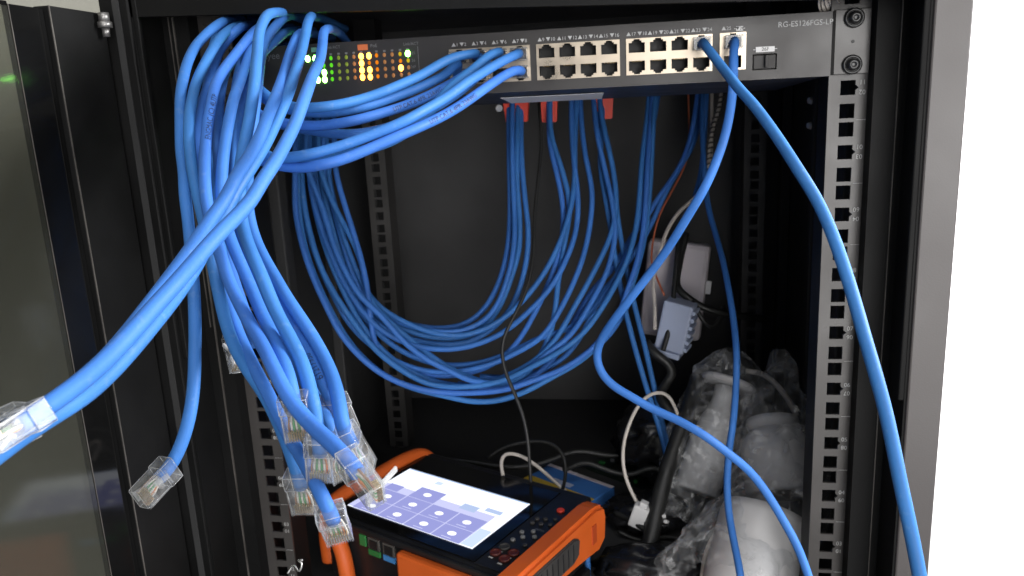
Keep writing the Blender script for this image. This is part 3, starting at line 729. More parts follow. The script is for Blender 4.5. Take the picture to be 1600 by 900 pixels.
port_cable(2, 'blue cable just under the topmost one from the left port block',
   [(716, 98, 545), (698, 115), (674, 128), (643, 142, 510), (620, 150), (596, 159), (560, 169, 485), (524, 175), (489, 176), (445, 170), (418, 158, 495), (395, 125, 520), (400, 80, 590), (440, 62, 670)])
port_cable(4, 'blue cable with dark printing along its middle, from the left port block',
   [(733, 112, 540), (713, 126), (690, 139), (667, 151, 505), (631, 166), (596, 177), (560, 187, 475), (524, 194), (489, 197), (444, 193), (409, 182, 490), (388, 150, 520), (395, 95, 600), (450, 70, 680)],
   prints=((0.10, 'UTP CAT.6 4PR 23AWG', 0.0040, 'darkink', 0, True),))
port_cable(3, 'blue cable sagging behind the printed one, partly hidden left of the ports',
   [(765, 100, 552), (740, 125), (712, 148), (680, 168, 530), (640, 187), (600, 201), (560, 209, 505), (520, 209), (480, 203), (440, 195), (408, 186, 515), (392, 160, 550), (410, 100, 640), (460, 80, 700)])
port_cable(5, 'blue cable dropping steeply from the left port block across the others',
   [(782, 81, 545), (765, 86, 530), (749, 100), (732, 114), (713, 129), (698, 143), (682, 163, 480), (662, 184), (640, 204), (610, 221), (575, 233, 462), (530, 246), (490, 254), (450, 254), (415, 242, 475), (390, 205, 500), (388, 120, 570), (440, 75, 680)])
port_cable(7, 'bright blue cable from the upper right port of the left block, sagging left',
   [(812, 83, 545), (796, 90, 525), (775, 101), (752, 115), (729, 129), (707, 146, 480), (690, 157), (660, 174), (631, 190, 455), (578, 212), (524, 231), (471, 244, 440), (427, 247), (405, 243, 455), (380, 215, 490), (382, 120, 580), (450, 80, 690)])
port_cable(8, 'lowest blue cable of the left port block, from its bottom right port',
   [(816, 111, 545), (803, 110, 528), (788, 118), (768, 131), (744, 148), (721, 164, 480), (698, 178), (674, 190), (631, 209, 455), (578, 232), (542, 247), (507, 257, 440), (471, 262), (436, 259), (411, 252, 455), (383, 225, 500), (376, 130, 590), (460, 85, 700)],
   prints=((0.125, 'UTP CAT.6 4PR 23AWG', 0.0040, 'darkink', 0, True),))
# two long cables on the right
RG = 'two long blue cables plugged in at the right of the switch'
port_cable(23, 'long blue cable from the switch running diagonally down across the right rail',
   [(1101, 70, 530), (1112, 84, 515), (1132, 110), (1155, 139), (1180, 167, 450), (1212, 211), (1245, 262, 405), (1275, 310), (1299, 362), (1318, 415, 372), (1335, 470), (1352, 530), (1368, 585, 352), (1383, 640), (1396, 700), (1408, 760, 342), (1421, 820), (1433, 880), (1441, 925, 340)], RG)
port_cable(25, 'long blue cable from the small right-hand port, bending back above the white cameras',
   [(1147, 72, 535), (1146, 95, 528), (1146, 120), (1142, 165, 525), (1134, 207), (1120, 250), (1100, 295, 520), (1075, 337), (1045, 386), (1012, 432), (985, 466, 560), (957, 503), (938, 533), (932, 557, 590), (939, 582), (957, 602), (985, 619), (1020, 639, 575), (1060, 657), (1100, 680, 560), (1140, 710), (1170, 735), (1195, 766, 570), (1222, 810), (1245, 852), (1262, 897), (1272, 930, 565)], RG)

# loops at the back -----------------------------------------------------------------------
BL = 'thin looking blue cables looping at the back of the cabinet'
def back(label, pts): cable(label, pts, group=BL, n=10, smooth=4, step=0.006)
TOPY = 118
back('outermost back cable on the left, lowest but one along the bottom of the loop',
     [(459, 130, 900), (460, 200, 840), (461, 270, 815), (461, 324), (467, 362), (477, 400), (490, 436), (514, 488, 800), (530, 519), (554, 549), (579, 572), (610, 592), (645, 605, 815), (687, 613), (733, 614), (778, 611), (798, 607), (834, 594, 840), (872, 580), (906, 560), (929, 541), (948, 518), (967, 491, 870), (980, 454), (994, 414), (1003, 374), (1008, 330), (1012, 255, 900), (1018, 175), (1021, 130, 930)])
back('back cable lying lowest at the bottom of the loop',
     [(470, 130, 900), (467, 200, 850), (465, 275, 825), (467, 330), (474, 375), (487, 420), (505, 462, 812), (527, 505), (553, 544), (587, 577), (625, 599), (665, 612, 822), (698, 619), (733, 627), (772, 627), (797, 621), (825, 610), (863, 589, 850), (901, 568), (933, 541), (957, 505), (982, 460, 885), (998, 410), (1009, 360), (1015, 300), (1022, 175, 915), (1026, 130, 935)])
back('back cable in the second row from the bottom of the loop, left strand',
     [(478, 130, 905), (474, 200, 850), (472, 290, 830), (481, 350), (500, 415), (522, 458), (548, 497, 818), (585, 545), (628, 579), (673, 601), (733, 604, 822), (785, 595), (835, 571), (875, 549), (910, 522, 860), (940, 482), (964, 440), (984, 395), (996, 340), (1003, 250, 905), (1012, 175), (1016, 130, 935)])
back('back cable from the third red block joining the second row of the loop',
     [(486, 130, 905), (483, 200, 860), (484, 280, 842), (495, 340), (513, 400), (535, 452), (560, 500, 835), (598, 548), (645, 582), (690, 599), (745, 603, 838), (790, 588), (832, 566), (868, 530), (897, 480, 872), (925, 430), (955, 365), (963, 320), (958, 265), (947, 215, 905), (939, 175), (936, 130, 930)])
back('innermost back cable forming the upper rim of the loop, from the first red block',
     [(505, 130, 905), (505, 200, 865), (508, 270, 855), (520, 320), (533, 370), (548, 420), (564, 455), (584, 482, 850), (615, 500), (650, 512), (688, 519, 850), (725, 516), (752, 504), (775, 480), (791, 440, 870), (801, 400), (804, 360), (802, 300), (800, 240, 900), (800, 180), (801, 130, 930)])
back('back cable just under the upper rim, second strand at the first red block',
     [(500, 130, 910), (499, 200, 870), (502, 280, 862), (516, 340), (532, 395), (550, 440), (568, 470), (592, 495, 858), (625, 512), (660, 524), (700, 529, 860), (738, 522), (765, 503), (785, 470, 880), (800, 430), (811, 390), (812, 345), (808, 290), (808, 230, 905), (809, 175), (810, 130, 935)])
back('back cable third strand at the first red block, bowing right as it drops',
     [(494, 130, 910), (492, 200, 872), (496, 290, 865), (512, 350), (530, 410), (552, 458), (576, 492, 865), (608, 516), (645, 530), (690, 538, 865), (735, 533), (770, 513), (798, 482), (815, 440, 885), (824, 395), (825, 355), (820, 310), (815, 250, 905), (814, 180), (815, 130, 935)])
back('back cable fourth strand at the first red block, thin and shadowed on the left',
     [(510, 130, 920), (510, 200, 880), (515, 280, 872), (528, 340), (545, 400), (560, 440), (582, 474, 870), (612, 496), (650, 509), (690, 513, 868), (722, 508), (748, 492), (770, 462), (785, 425, 885), (794, 380), (797, 330), (796, 260, 905), (795, 180), (796, 130, 935)])
back('back cable from the second red block curling down right, left strand',
     [(520, 130, 900), (522, 200, 855), (525, 270, 838), (537, 315), (551, 360), (563, 400), (572, 440), (577, 480, 830), (582, 520), (592, 552), (620, 570), (660, 584), (705, 587, 845), (760, 574), (800, 545), (835, 490, 880), (862, 430), (877, 380), (880, 330), (872, 280), (860, 230, 905), (858, 190), (858, 150, 925)])
back('back cable from the second red block curling down right, right strand',
     [(490, 130, 905), (497, 200, 860), (500, 262, 840), (515, 305), (534, 345), (552, 378), (566, 415), (573, 455), (585, 478, 835), (612, 505), (640, 530), (672, 555), (705, 577, 838), (740, 592), (780, 600), (820, 585), (850, 545, 870), (865, 500), (872, 440), (884, 370), (890, 320), (878, 265), (862, 215, 905), (859, 185), (860, 150, 925)])
back('back cable crossing diagonally over the front of the loop to its bottom right',
     [(475, 130, 895), (478, 200, 835), (481, 268, 812), (497, 305), (510, 345), (523, 388), (540, 425), (560, 460, 805), (595, 493), (632, 535), (668, 563), (700, 578, 815), (735, 595), (780, 597), (818, 580), (855, 552, 855), (890, 525), (925, 470), (948, 425, 880), (961, 370), (957, 320), (945, 265), (934, 215, 905), (929, 175), (926, 130, 935)])
back('back cable in the middle pair between second and third red blocks, outer strand',
     [(482, 130, 900), (480, 200, 850), (487, 300, 830), (505, 365), (525, 415), (548, 460), (578, 500, 830), (610, 525), (650, 541), (700, 546, 838), (745, 538), (790, 517), (833, 480), (862, 447, 870), (885, 405), (900, 360), (903, 310), (897, 255, 900), (893, 200), (893, 130, 930)])
back('back cable in the middle pair between second and third red blocks, inner strand',
     [(513, 130, 905), (512, 200, 865), (516, 290, 852), (532, 355), (552, 410), (572, 455), (600, 485, 845), (640, 507), (680, 521), (725, 524, 850), (770, 508), (812, 475), (848, 430), (872, 385, 875), (888, 340), (897, 290), (898, 230, 905), (900, 180), (902, 130, 930)])
back('back cable left of the third red block, bowing left low down',
     [(466, 130, 905), (463, 200, 850), (466, 285, 836), (478, 350), (497, 410), (520, 460), (545, 505, 832), (580, 540), (620, 565), (665, 580), (715, 581, 842), (765, 570), (805, 552), (845, 528), (866, 500, 870), (890, 455), (910, 405), (922, 350), (925, 300), (914, 240, 905), (908, 185), (906, 130, 935)])
back('lower of two back cables running straight to the lower right from the third red block',
     [(940, 130, 940), (941, 190, 920), (938, 260), (946, 310), (954, 355), (963, 415, 900), (976, 480), (993, 547), (1013, 615, 880), (1030, 668), (1040, 705), (1048, 745, 860)])
back('upper of two back cables falling straight to the lower right past the third red block',
     [(932, 130, 940), (938, 190, 925), (951, 230), (960, 285), (965, 340), (976, 405, 905), (992, 480), (1006, 535), (1019, 592), (1030, 640, 890), (1042, 690), (1055, 730, 870)])
back('back cable in the strand right of the third red block, third from its left',
     [(492, 130, 915), (489, 200, 875), (491, 300, 862), (508, 370), (530, 430), (557, 480, 855), (595, 525), (640, 555), (690, 570), (745, 568, 860), (795, 552), (845, 527), (885, 515), (920, 490), (948, 455, 885), (974, 410), (994, 360), (1006, 300), (1014, 225, 910), (1024, 175), (1030, 130, 940)])
back('upper back cable slanting from the dark upper right down left to the loop',
     [(1092, 130, 960), (1088, 165, 950), (1073, 235), (1050, 280), (1030, 306), (1011, 338), (988, 368, 920), (957, 420), (924, 455), (908, 482), (894, 508), (876, 545, 890), (850, 575), (815, 598), (770, 608, 870), (715, 600)])
back('lower back cable slanting from the dark upper right down left to the loop',
     [(1098, 130, 965), (1094, 165, 955), (1085, 220), (1062, 262), (1040, 300), (1020, 345), (998, 385, 930), (965, 430), (942, 455), (925, 490), (905, 530, 905), (880, 560), (845, 580), (800, 590, 890), (750, 588)])
back('dark shaded back cable hanging at the upper right beside the spiral wrapped cord',
     [(1104, 130, 970), (1103, 165, 960), (1100, 220), (1096, 265), (1085, 310), (1070, 350), (1045, 390, 930), (1012, 425), (985, 470), (955, 520, 905), (915, 555), (870, 580), (820, 598, 880), (770, 605)])
cable('blue cable falling straight down from the dark upper right past the white cameras',
      [(1098, 125, 960), (1097, 183, 930), (1100, 255), (1106, 320, 880), (1118, 365), (1129, 405), (1138, 450, 790), (1146, 500), (1151, 560, 730), (1150, 600), (1146, 655), (1139, 706, 700), (1136, 756), (1139, 803, 675), (1148, 853), (1157, 900, 640), (1160, 930, 635)], group='blue cables on the right')

# ------------------------------------------------------------------ other cords
def cord(label, pts, r, m, name='cord', group=None, n=10): return cable(label, pts, r=r, m=m, name=name, cat='cord', group=group, n=n, smooth=3, step=.005)
cord('thin black cord hanging down through the blue loop to the handheld tester',
     [(842, 130, 860), (843, 175, 830), (846, 220), (840, 290), (835, 340), (833, 400), (825, 445), (808, 485), (790, 520, 770), (784, 545), (790, 582), (805, 617), (818, 652), (825, 690, 790), (828, 730), (830, 768, 790)], 0.0018, 'blkcab')
cord('thin black cord arching behind the handheld tester screen',
     [(762, 716, 850), (780, 702), (803, 694), (835, 689, 840), (862, 693), (880, 710), (884, 735, 815), (880, 762), (873, 780, 790)], 0.0019, 'blkcab')
cord('beige cord arching out of the handheld tester towards the blue and yellow box',
     [(786, 743, 800), (782, 722), (786, 709), (800, 708, 815), (816, 713), (839, 728), (864, 750, 825), (886, 770), (900, 786), (915, 800, 815)], 0.0019, 'whcab')
cord('grey cord looping above the small white connector',
     [(1066, 668, 850), (1056, 640), (1044, 617, 840), (1028, 612), (1006, 623), (984, 660), (973, 706, 820), (978, 748), (992, 779), (1003, 800, 812)], 0.0019, 'whcab')
cord('beige cord coming down over the white power adapter behind the blue cable',
     [(1112, 130, 960), (1112, 200, 945), (1110, 250), (1104, 285), (1087, 308, 930), (1061, 331), (1041, 363), (1031, 394, 915), (1021, 435), (1023, 480), (1023, 515, 905)], 0.0023, 'whcab')
cord('thin orange wire hanging beside the white power adapter',
     [(1075, 130, 970), (1075, 240, 955), (1064, 272), (1048, 302), (1030, 337, 935), (1021, 372), (1018, 410, 920), (1027, 436), (1038, 462, 905)], 0.0012, 'orwire')
# spiral wrapped cord
R = spline([at(1128, 130, .95), at(1124, 165, .945), at(1114, 200, .94), at(1109, 230, .935), at(1107, 262, .93), at(1104, 300, .925)], .001, 3)
F = frames(R); H = [p + (f[1] * math.cos(i * .95) + f[2] * math.sin(i * .95)) * .0032 for i, (p, f) in enumerate(zip(R, F))]
t = thing('spiral_wrap', 'grey spiral wrap hanging at the upper right behind the blue cable', 'cable wrap', R[-1])
tubeo('spiral', H, .0011, M['edge'], t, 6); tubeo('cord_core', R[::4], .0022, M['whcab'], t, 8)
# black slack cords on the adapters
cord('upper black power lead crossing in front of the white power adapter',
     [(1062, 360, 930), (1058, 400, 915), (1054, 445), (1050, 490, 900), (1044, 520), (1036, 548, 895)], 0.0030, 'blkcab')
cord('thick black power lead beside the pale blue plug, curving to the right wall',
     [(1072, 365, 935), (1062, 410, 925), (1058, 450), (1075, 465, 905), (1093, 478), (1120, 487, 905), (1160, 494, 920), (1200, 500, 950)], 0.0042, 'blkcab')
cord('black lead drooping below the thick one to the right of the pale blue plug',
     [(1082, 470, 900), (1098, 500, 895), (1112, 512), (1124, 500, 905), (1130, 480, 915)], 0.0028, 'blkcab')
cord('black lump of leads under the pale blue plug',
     [(1010, 535, 905), (1022, 552, 895), (1042, 566), (1052, 582), (1040, 600, 890), (1030, 620), (1046, 640, 870), (1060, 660)], 0.0055, 'blkcab')
cord('wide black strap slanting down between the grey cord and the bagged cameras',
     [(1090, 590, 870), (1072, 650, 845), (1052, 706), (1036, 756, 815), (1024, 806), (1012, 860, 790), (990, 905, 770)], 0.0085, 'blkcab', name='strap')

# ------------------------------------------------------------------ red blocks
def frustum(bm, c, w0, w1, h, d):
    V = []
    for z, w in ((0, w0), (-h, w1)):
        for sx, sy in ((-1, -1), (1, -1), (1, 1), (-1, 1)): V.append(bm.verts.new(c + Vector((sx * w / 2, sy * d / 2, z))))
    bm.faces.new(V[:4][::-1]); bm.faces.new(V[4:])
    for i in range(4): bm.faces.new((V[i], V[(i + 1) % 4], V[4 + (i + 1) % 4], V[4 + i]))
for p, lab, w in (((806, 158), 'red plastic block behind the leftmost blue strand under the switch', .030), ((857, 158), 'red plastic block in the middle under the switch, one blue cable below it', .021), ((944, 153), 'red plastic block on the right under the switch, beside two blue cables', .021)):
    bm = bmesh.new(); c = at(p[0], p[1], .925); frustum(bm, c + Vector((0, .002, .022)), w * 1.15, w * .85, .046, .012)
    bmesh.ops.bevel(bm, geom=bm.edges[:], offset=.0008, segments=2, affect='EDGES')
    o = obj('cable_clip', bm, M['red']); tag(o, lab, 'cable clip', 'red blocks behind the blue cables')

# ------------------------------------------------------------------ handheld tester
TC = Vector((-0.1033, 0.0686, 0.100)); th = math.radians(-26.5)
TM = Matrix.Translation(TC) @ Matrix.Rotation(th, 4, 'Z')
TS = thing('handheld_tester', 'handheld network tester with lit screen and orange rubber bumpers on the cabinet floor', 'tester', (TC.x, TC.y, Zf))
def tbox(name, lo, hi, m, bev=0.0, parent=TS, mi=None):
    bm = bmesh.new(); box(bm, lo, hi, 0, bev, TM); o = obj(name, bm, m); attach(o, parent); return o
zf = Zf - TC.z            # local z of floor
body = tbox('body', (-.0865, -.0640, zf + .012), (.1175, .0900, -.0015), M['tblack'], .004)
tbox('screen_bezel', (-.0850, -.0580, -.0014), (.0885, .0780, -.0004), M['gloss'], .0003)
tbox('key_panel', (.0900, -.0600, -.0014), (.1172, .0800, -.0002), M['tblack'], .0004)
SC = {'bg': emis('screen_white', (0.86, 0.90, 1.0), 1.35), 'tile': emis('screen_violet', (0.35, 0.37, 0.76), 1.0), 'line': emis('screen_lilac', (0.66, 0.68, 1.0), 1.0), 'ico': emis('screen_icon', (0.95, 0.96, 1.0), 1.3), 'pale': emis('screen_pale_blue', (0.50, 0.62, 0.90), 1.0), 'side': emis('screen_sidebar', (0.62, 0.74, 1.0), 1.1)}
W2, H2 = .0755, .0445
scr = tbox('screen', (-W2, -H2, -.0003), (W2, H2, .0001), SC['bg'])
def spart(name, x0, y0, x1, y1, z, m, bev=0.0):
    bm = bmesh.new(); box(bm, (x0, y0, z - .00005), (x1, y1, z), 0, 0, TM)
    o = obj(name, bm, m); o.parent = scr; o.matrix_parent_inverse = Matrix.Identity(4); return o
sx0, sx1 = -.0695, .0615
spart('tile_field', -W2, -H2 + .0005, sx1, .0088, .0003, SC['line'])
cw = (sx1 - sx0) / 4
for i in range(4):
    for j in range(3):
        if j == 2 and i != 1: continue
        hh = .0207
        x0 = sx0 + i * cw + .0007; y0 = -.0448 + j * (hh + .0008)
        spart('screen_tile', x0, y0, x0 + cw - .0014, y0 + hh, .0005, SC['tile'])
        bm = bmesh.new(); bmesh.ops.create_uvsphere(bm, u_segments=16, v_segments=6, radius=1)
        for v in bm.verts: v.co = TM @ Vector((x0 + cw * .5 - .0007 + v.co.x * .0046, y0 + hh * .5 + v.co.y * .0034, .00055 + v.co.z * .0002))
        o = obj('screen_icon', bm, SC['ico']); o.parent = scr; o.matrix_parent_inverse = Matrix.Identity(4)
spart('screen_tile', sx0 + .0007, -.0016, sx0 + .018, .010, .0005, SC['tile'])
for k_ in range(4): spart('icon_caption', sx0 + k_ * cw + .010, -.0422, sx0 + k_ * cw + .021, -.0412, .0006, SC['line'])
for k_ in range(4): spart('icon_caption', sx0 + k_ * cw + .010, -.0207, sx0 + k_ * cw + .021, -.0197, .0006, SC['line'])
spart('side_bar', .0620, -H2 + .001, W2 - .001, -H2 + .030, .0004, SC['side'])
spart('picture_patch', .022, .004, .040, .014, .0006, SC['pale']); spart('picture_patch', .046, .012, .064, .018, .0006, SC['pale'])
spart('picture_patch', -.030, .030, -.022, .036, .0006, SC['side']); spart('top_bar', -W2 + .001, H2 - .0022, W2 - .001, H2 - .0004, .0004, SC['pale'])
# buttons
def tbtn(x, y, r, m, name='button', h=.0022):
    bm = bmesh.new(); lathe(bm, Vector((x, y, -.0002)), Vector((x, y, 1)), [(0, r), (h * .7, r), (h, r * .8)], 16)
    for v in bm.verts: v.co = TM @ v.co
    attach(obj(name, bm, m), TS)
tbtn(.1075, .0475, .0038, M['red'])
for i, (x, y) in enumerate([(.097, .024), (.104, .027), (.112, .031), (.097, .016), (.105, .018), (.113, .021), (.098, -.002), (.106, .004), (.103, -.008), (.112, -.003), (.098, -.016), (.112, -.018)]):
    tbtn(x, y, .0022, M['dimink'] if i in (6, 7, 8, 9, 10) else M['grip'])
text('key_lettering', 'ENTER', .0032, TM @ Matrix.Translation((.109, .0095, .0002)), M['dimink'], TS)
M['maroon'] = mat('maroon_ring', (0.10, 0.02, 0.015), 0.35, var=.1)
for (x, y, m) in ((.0985, -.0290, M['grip']), (.1105, -.0330, M['maroon']), (.0970, -.0400, M['maroon']), (.1090, -.0440, M['maroon'])):
    bm = bmesh.new(); lathe(bm, Vector((x, y, -.0002)), Vector((x, y, 1)), [(0, .0050), (.0018, .0050), (.0024, .0044), (.0016, .0034), (.0012, .0030)], 20)
    for v in bm.verts: v.co = TM @ v.co
    attach(obj('ring_key', bm, m), TS)
    tbox('key_mark', (x - .002, y - .0076, -.0001), (x + .002, y - .0060, .0002), M['ink'])
# bumpers
def swept(name, pts, prof, m, sm=True):
    """rounded bar: pts are local (x,y,z,r)"""
    P = [TM @ Vector(p[:3]) for p in pts]; R = spline(P, .004, 2)
    bm = bmesh.new(); tube(bm, R, prof, 14); o = obj(name, bm, m, norm=False); attach(o, TS); return o
swept('bumper', [(-.086, .088, -.012), (-.0905, .082, -.004), (-.0945, .060, -.001), (-.0965, .020, -.002), (-.0965, -.030, -.002), (-.0950, -.050, -.006), (-.0950, -.056, -.026), (-.0950, -.056, -.058)], .0085, M['orange'])
swept('bumper', [(-.080, -.062, -.006), (-.068, -.070, -.012), (-.056, -.0735, -.028), (-.0520, -.0740, -.050), (-.0530, -.073, -.074)], .0075, M['orange'])
def prism(name, poly, y0, y1, m, bev=.004):
    bm = bmesh.new()
    a = [bm.verts.new((x, y0, z)) for x, z in poly]; b = [bm.verts.new((x, y1, z)) for x, z in poly]
    bm.faces.new(a); bm.faces.new(b[::-1])
    for i in range(len(poly)): bm.faces.new((a[i], b[i], b[(i + 1) % len(poly)], a[(i + 1) % len(poly)]))
    bmesh.ops.bevel(bm, geom=bm.edges[:], offset=bev, segments=3, affect='EDGES')
    for v in bm.verts: v.co = TM @ v.co
    o = obj(name, bm, m); attach(o, TS); return o
def side_bar(name, outline, x0, x1, m, bev):
    '''outline in the local y,z plane, from x0 to x1'''
    bm = bmesh.new()
    a = [bm.verts.new((x0, y, z)) for y, z in outline]; b = [bm.verts.new((x1, y, z)) for y, z in outline]
    bm.faces.new(a); bm.faces.new(b[::-1])
    for i in range(len(outline)): bm.faces.new((a[i], b[i], b[(i + 1) % len(outline)], a[(i + 1) % len(outline)]))
    bmesh.ops.bevel(bm, geom=bm.edges[:], offset=bev, segments=3, affect='EDGES')
    for v in bm.verts: v.co = TM @ v.co
    o = obj(name, bm, m); attach(o, TS); return o
side_bar('bumper', [(-.080, .004), (.060, .006), (.076, .001), (.079, -.010), (.077, -.033), (.064, -.041), (.044, -.039), (.020, -.030), (-.080, -.030)], .118, .1385, M['orange'], .0035)
side_bar('side_grip', [(-.060, -.0035), (.018, -.0035), (.026, -.008), (.024, -.022), (.014, -.0265), (-.060, -.0265)], .1365, .1408, M['grip'], .0012)
for i in range(9): tbox('grip_rib', (.1404, -.055 + i * .0085, -.0240), (.1412, -.0535 + i * .0085, -.0070), M['tblack'], .0003)
tbox('bumper_slot', (.1375, .0500, -.027), (.1393, .0580, -.0085), M['oslot'], .0004)
tbox('front_bumper', (.0117, -.0730, zf + .012), (.118, -.0635, -.0085), M['orange'], .003)
tbox('front_lip', (-.084, -.0665, -.0085), (.120, -.0630, -.0020), M['tblack'], .0015)
tbox('foot', (.020, -.060, zf), (.125, .070, zf + .0125), M['tblack'], .002)
def tport(x, mcol):
    tbox('tester_port', (x, -.0658, -.0205), (x + .0140, -.0640, -.0090), M['edge'], .0004)
    tbox('port_mouth', (x + .0022, -.0663, -.0195), (x + .0120, -.0657, -.0110), M['portin'])
    tbox('port_label', (x, -.0660, -.0265), (x + .0140, -.0641, -.0210), mcol)
tport(-.0290, M['green']); tport(-.0105, M['portblue']); tbox('terminal', (-.0400, -.0660, -.0205), (-.0320, -.0640, -.0090), M['green'], .0005)
tbox('side_label', (-.0862, -.056, .0000), (-.0745, -.047, .0010), M['lavender'], .0003)

# ------------------------------------------------------------------ box, adapters, connector
P = [atZ(*p, .036) for p in ((857, 727), (957, 763), (951, 790), (843, 747))]
BX = thing('printed_box', 'flat blue and yellow cardboard box lying behind the handheld tester', 'box', (sum(P, Vector()) / 4).to_tuple())
ux = (P[1] - P[0]); ux.z = 0; Lb = ux.length; ux.normalize(); uy = Vector((-ux.y, ux.x, 0)); o0 = P[3] + (P[0] - P[3]) * .5
BM_ = Matrix(((ux.x, uy.x, 0, P[0].x), (ux.y, uy.y, 0, P[0].y), (0, 0, 1, Zf + .0005), (0, 0, 0, 1)))
hb = .036 - Zf
boxo('carton', (0, -.044, 0), (Lb, .004, hb), M['boxblue'], BX, bev=.0008, mw=BM_)
boxo('yellow_panel', (-.0004, -.0450, 0.0), (Lb + .0004, -.0442, hb * .98), M['boxyel'], BX, mw=BM_)
boxo('yellow_panel', (0.0, -.0446, hb + .0002), (Lb, -.0340, hb + .0006), M['boxyel'], BX, mw=BM_)
boxo('pale_strip', (0.0, -.002, hb + .0002), (Lb, .0036, hb + .0006), M['lavender'], BX, mw=BM_)
boxo('pale_patch', (Lb * .30, -.030, hb + .0002), (Lb * .60, -.022, hb + .0006), M['paleblue'], BX, mw=BM_)
# white power adapter behind
def facing(px, py, d, yaw=0, roll=0, pitch=0):
    p = at(px, py, d)
    return Matrix.Translation(p) @ Matrix.Rotation(math.radians(yaw), 4, 'Z') @ Matrix.Rotation(math.radians(pitch), 4, 'X') @ Matrix.Rotation(math.radians(roll), 4, 'Y')
k = .96 / FPX * 1.0
AD = thing('power_adapter', 'lavender white power strip standing at the back right, behind a pale blue plug', 'power strip', at(1055, 525, .97).to_tuple())
boxo('housing', (-.036, -.010, -.062), (.038, .014, .058), M['lavender'], AD, bev=.006, mw=facing(1053, 450, .965, -8, 6))
boxo('cord_socket', (-.006, -.0125, -.010), (.026, -.0095, .006), M['whitep'], AD, bev=.0008, mw=facing(1078, 440, .965, -8, 6))
boxo('indicator', (-.002, -.0125, -.008), (.002, -.0095, .006), M['ink'], AD, bev=.0008, mw=facing(1088, 455, .965, -8, 6))
PL = thing('power_plug', 'pale blue ribbed plug block in front of the white power strip', 'plug', at(1055, 540, .9).to_tuple())
mwp = facing(1057, 508, .900, -18, 12)
boxo('plug_body', (-.018, -.010, -.030), (.016, .016, .028), M['paleblue'], PL, bev=.0025, mw=mwp)
for i in range(6): boxo('plug_rib', (.0155, -.009, -.026 + i * .009), (.0195, .013, -.0215 + i * .009), M['paleblue'], PL, bev=.0006, mw=mwp)
boxo('plug_base', (-.022, -.012, -.037), (.013, .012, -.0305), M['paleblue'], PL, bev=.0015, mw=mwp)
# white connector and bits
CN = thing('white_connector', 'small bright white connector hanging at the end of the grey looped cord', 'connector', at(998, 815, .81).to_tuple())
boxo('connector_shell', (-.0075, -.006, -.012), (.0085, .006, .013), M['whitep'], CN, bev=.0015, mw=facing(998, 806, .81, -15, 18))
boxo('connector_tail', (-.003, -.004, .013), (.005, .004, .018), M['whitep'], CN, bev=.001, mw=facing(998, 806, .81, -15, 18))
for i, (px, py, s) in enumerate(((1035, 806, .0034), (1041, 815, .0030), (1031, 819, .0024))):
    tag(boxo('plastic_bit', (-s, -s * .7, -s * .6), (s, s * .7, s * .6), M['whitep'], None, bev=s * .35, mw=facing(px, py, .80, 20 + 40 * i, 25 * i)), ('largest of three tiny white plastic bits right of the white connector', 'middle of three tiny white plastic bits, farthest to the right', 'lowest and smallest of three tiny white plastic bits')[i], 'plastic bit', 'white bits right of the connector')

# ------------------------------------------------------------------ bagged cameras
def bullet(label, base, tip_, prof, extra=None):
    b = at(*base); t = at(*tip_); r = thing('security_camera', label, 'camera', b.to_tuple(), 'white cameras packed in plastic bags')
    bm = bmesh.new(); lathe(bm, b, t, prof, 36); attach(obj('camera_body', bm, M['camwhite']), r); return r, b, t
r, b, t = bullet('white bullet camera standing tilted with its round base plate up, in a clear bag', (1088, 770, .835), (1140, 590, .865),
       [(0, .020), (.002, .024), (.055, .023), (.060, .0215), (.066, .0205), (.080, .018), (.090, .0135), (.105, .0115), (.118, .013)])
ax = (t - b).normalized(); bm = bmesh.new(); lathe(bm, b + ax * .1185, t, [(0, .018), (.0015, .0295), (.006, .030), (.0075, .028)], 40); attach(obj('base_plate', bm, M['camwhite']), r)
r, b, t = bullet('white dome camera with a round cap standing by the right rail, in a clear bag', (1222, 775, .80), (1206, 655, .835),
       [(0, .031), (.003, .035), (.030, .0365), (.046, .036), (.058, .032), (.066, .026), (.070, .020), (.078, .019), (.080, .021)])
ax = (t - b).normalized(); bm = bmesh.new(); lathe(bm, b + ax * .0805, t, [(0, .020), (.001, .0265), (.006, .0275), (.011, .026), (.016, .018), (.018, .008)], 36); attach(obj('round_cap', bm, M['camwhite']), r)
r, b, t = bullet('largest white camera barrel lowest in the bag pile, cut by the picture bottom', (1165, 930, .71), (1195, 800, .74),
       [(0, .036), (.004, .040), (.070, .0395), (.078, .037), (.080, .030), (.0805, .004)])
bm = bmesh.new(); ax = (t - b).normalized(); lathe(bm, b + ax * .081, t, [(0, .006), (.0004, .022), (.014, .020), (.016, .010)], 30); attach(obj('lens_ring', bm, M['camwhite']), r)
cord('grey coiled lead inside the bag beside the largest camera barrel', [(1100, 900, .0), (1100, 900, .0)] if False else [(1096, 905, 740), (1104, 860), (1122, 830, 745), (1136, 832), (1128, 860, 735), (1118, 905, 730)], .0022, 'whcab')
cord('grey lead curving over the cameras behind the bag film', [(1165, 580, 880), (1190, 583), (1215, 603, 870), (1235, 630), (1245, 650, 860)], .0030, 'whcab')
M['film'] = clear_mat('bag_film', white=0.115, gloss_rough=0.12, fres=1.36, nscale=38, stretch=True)
from mathutils import noise as NZ
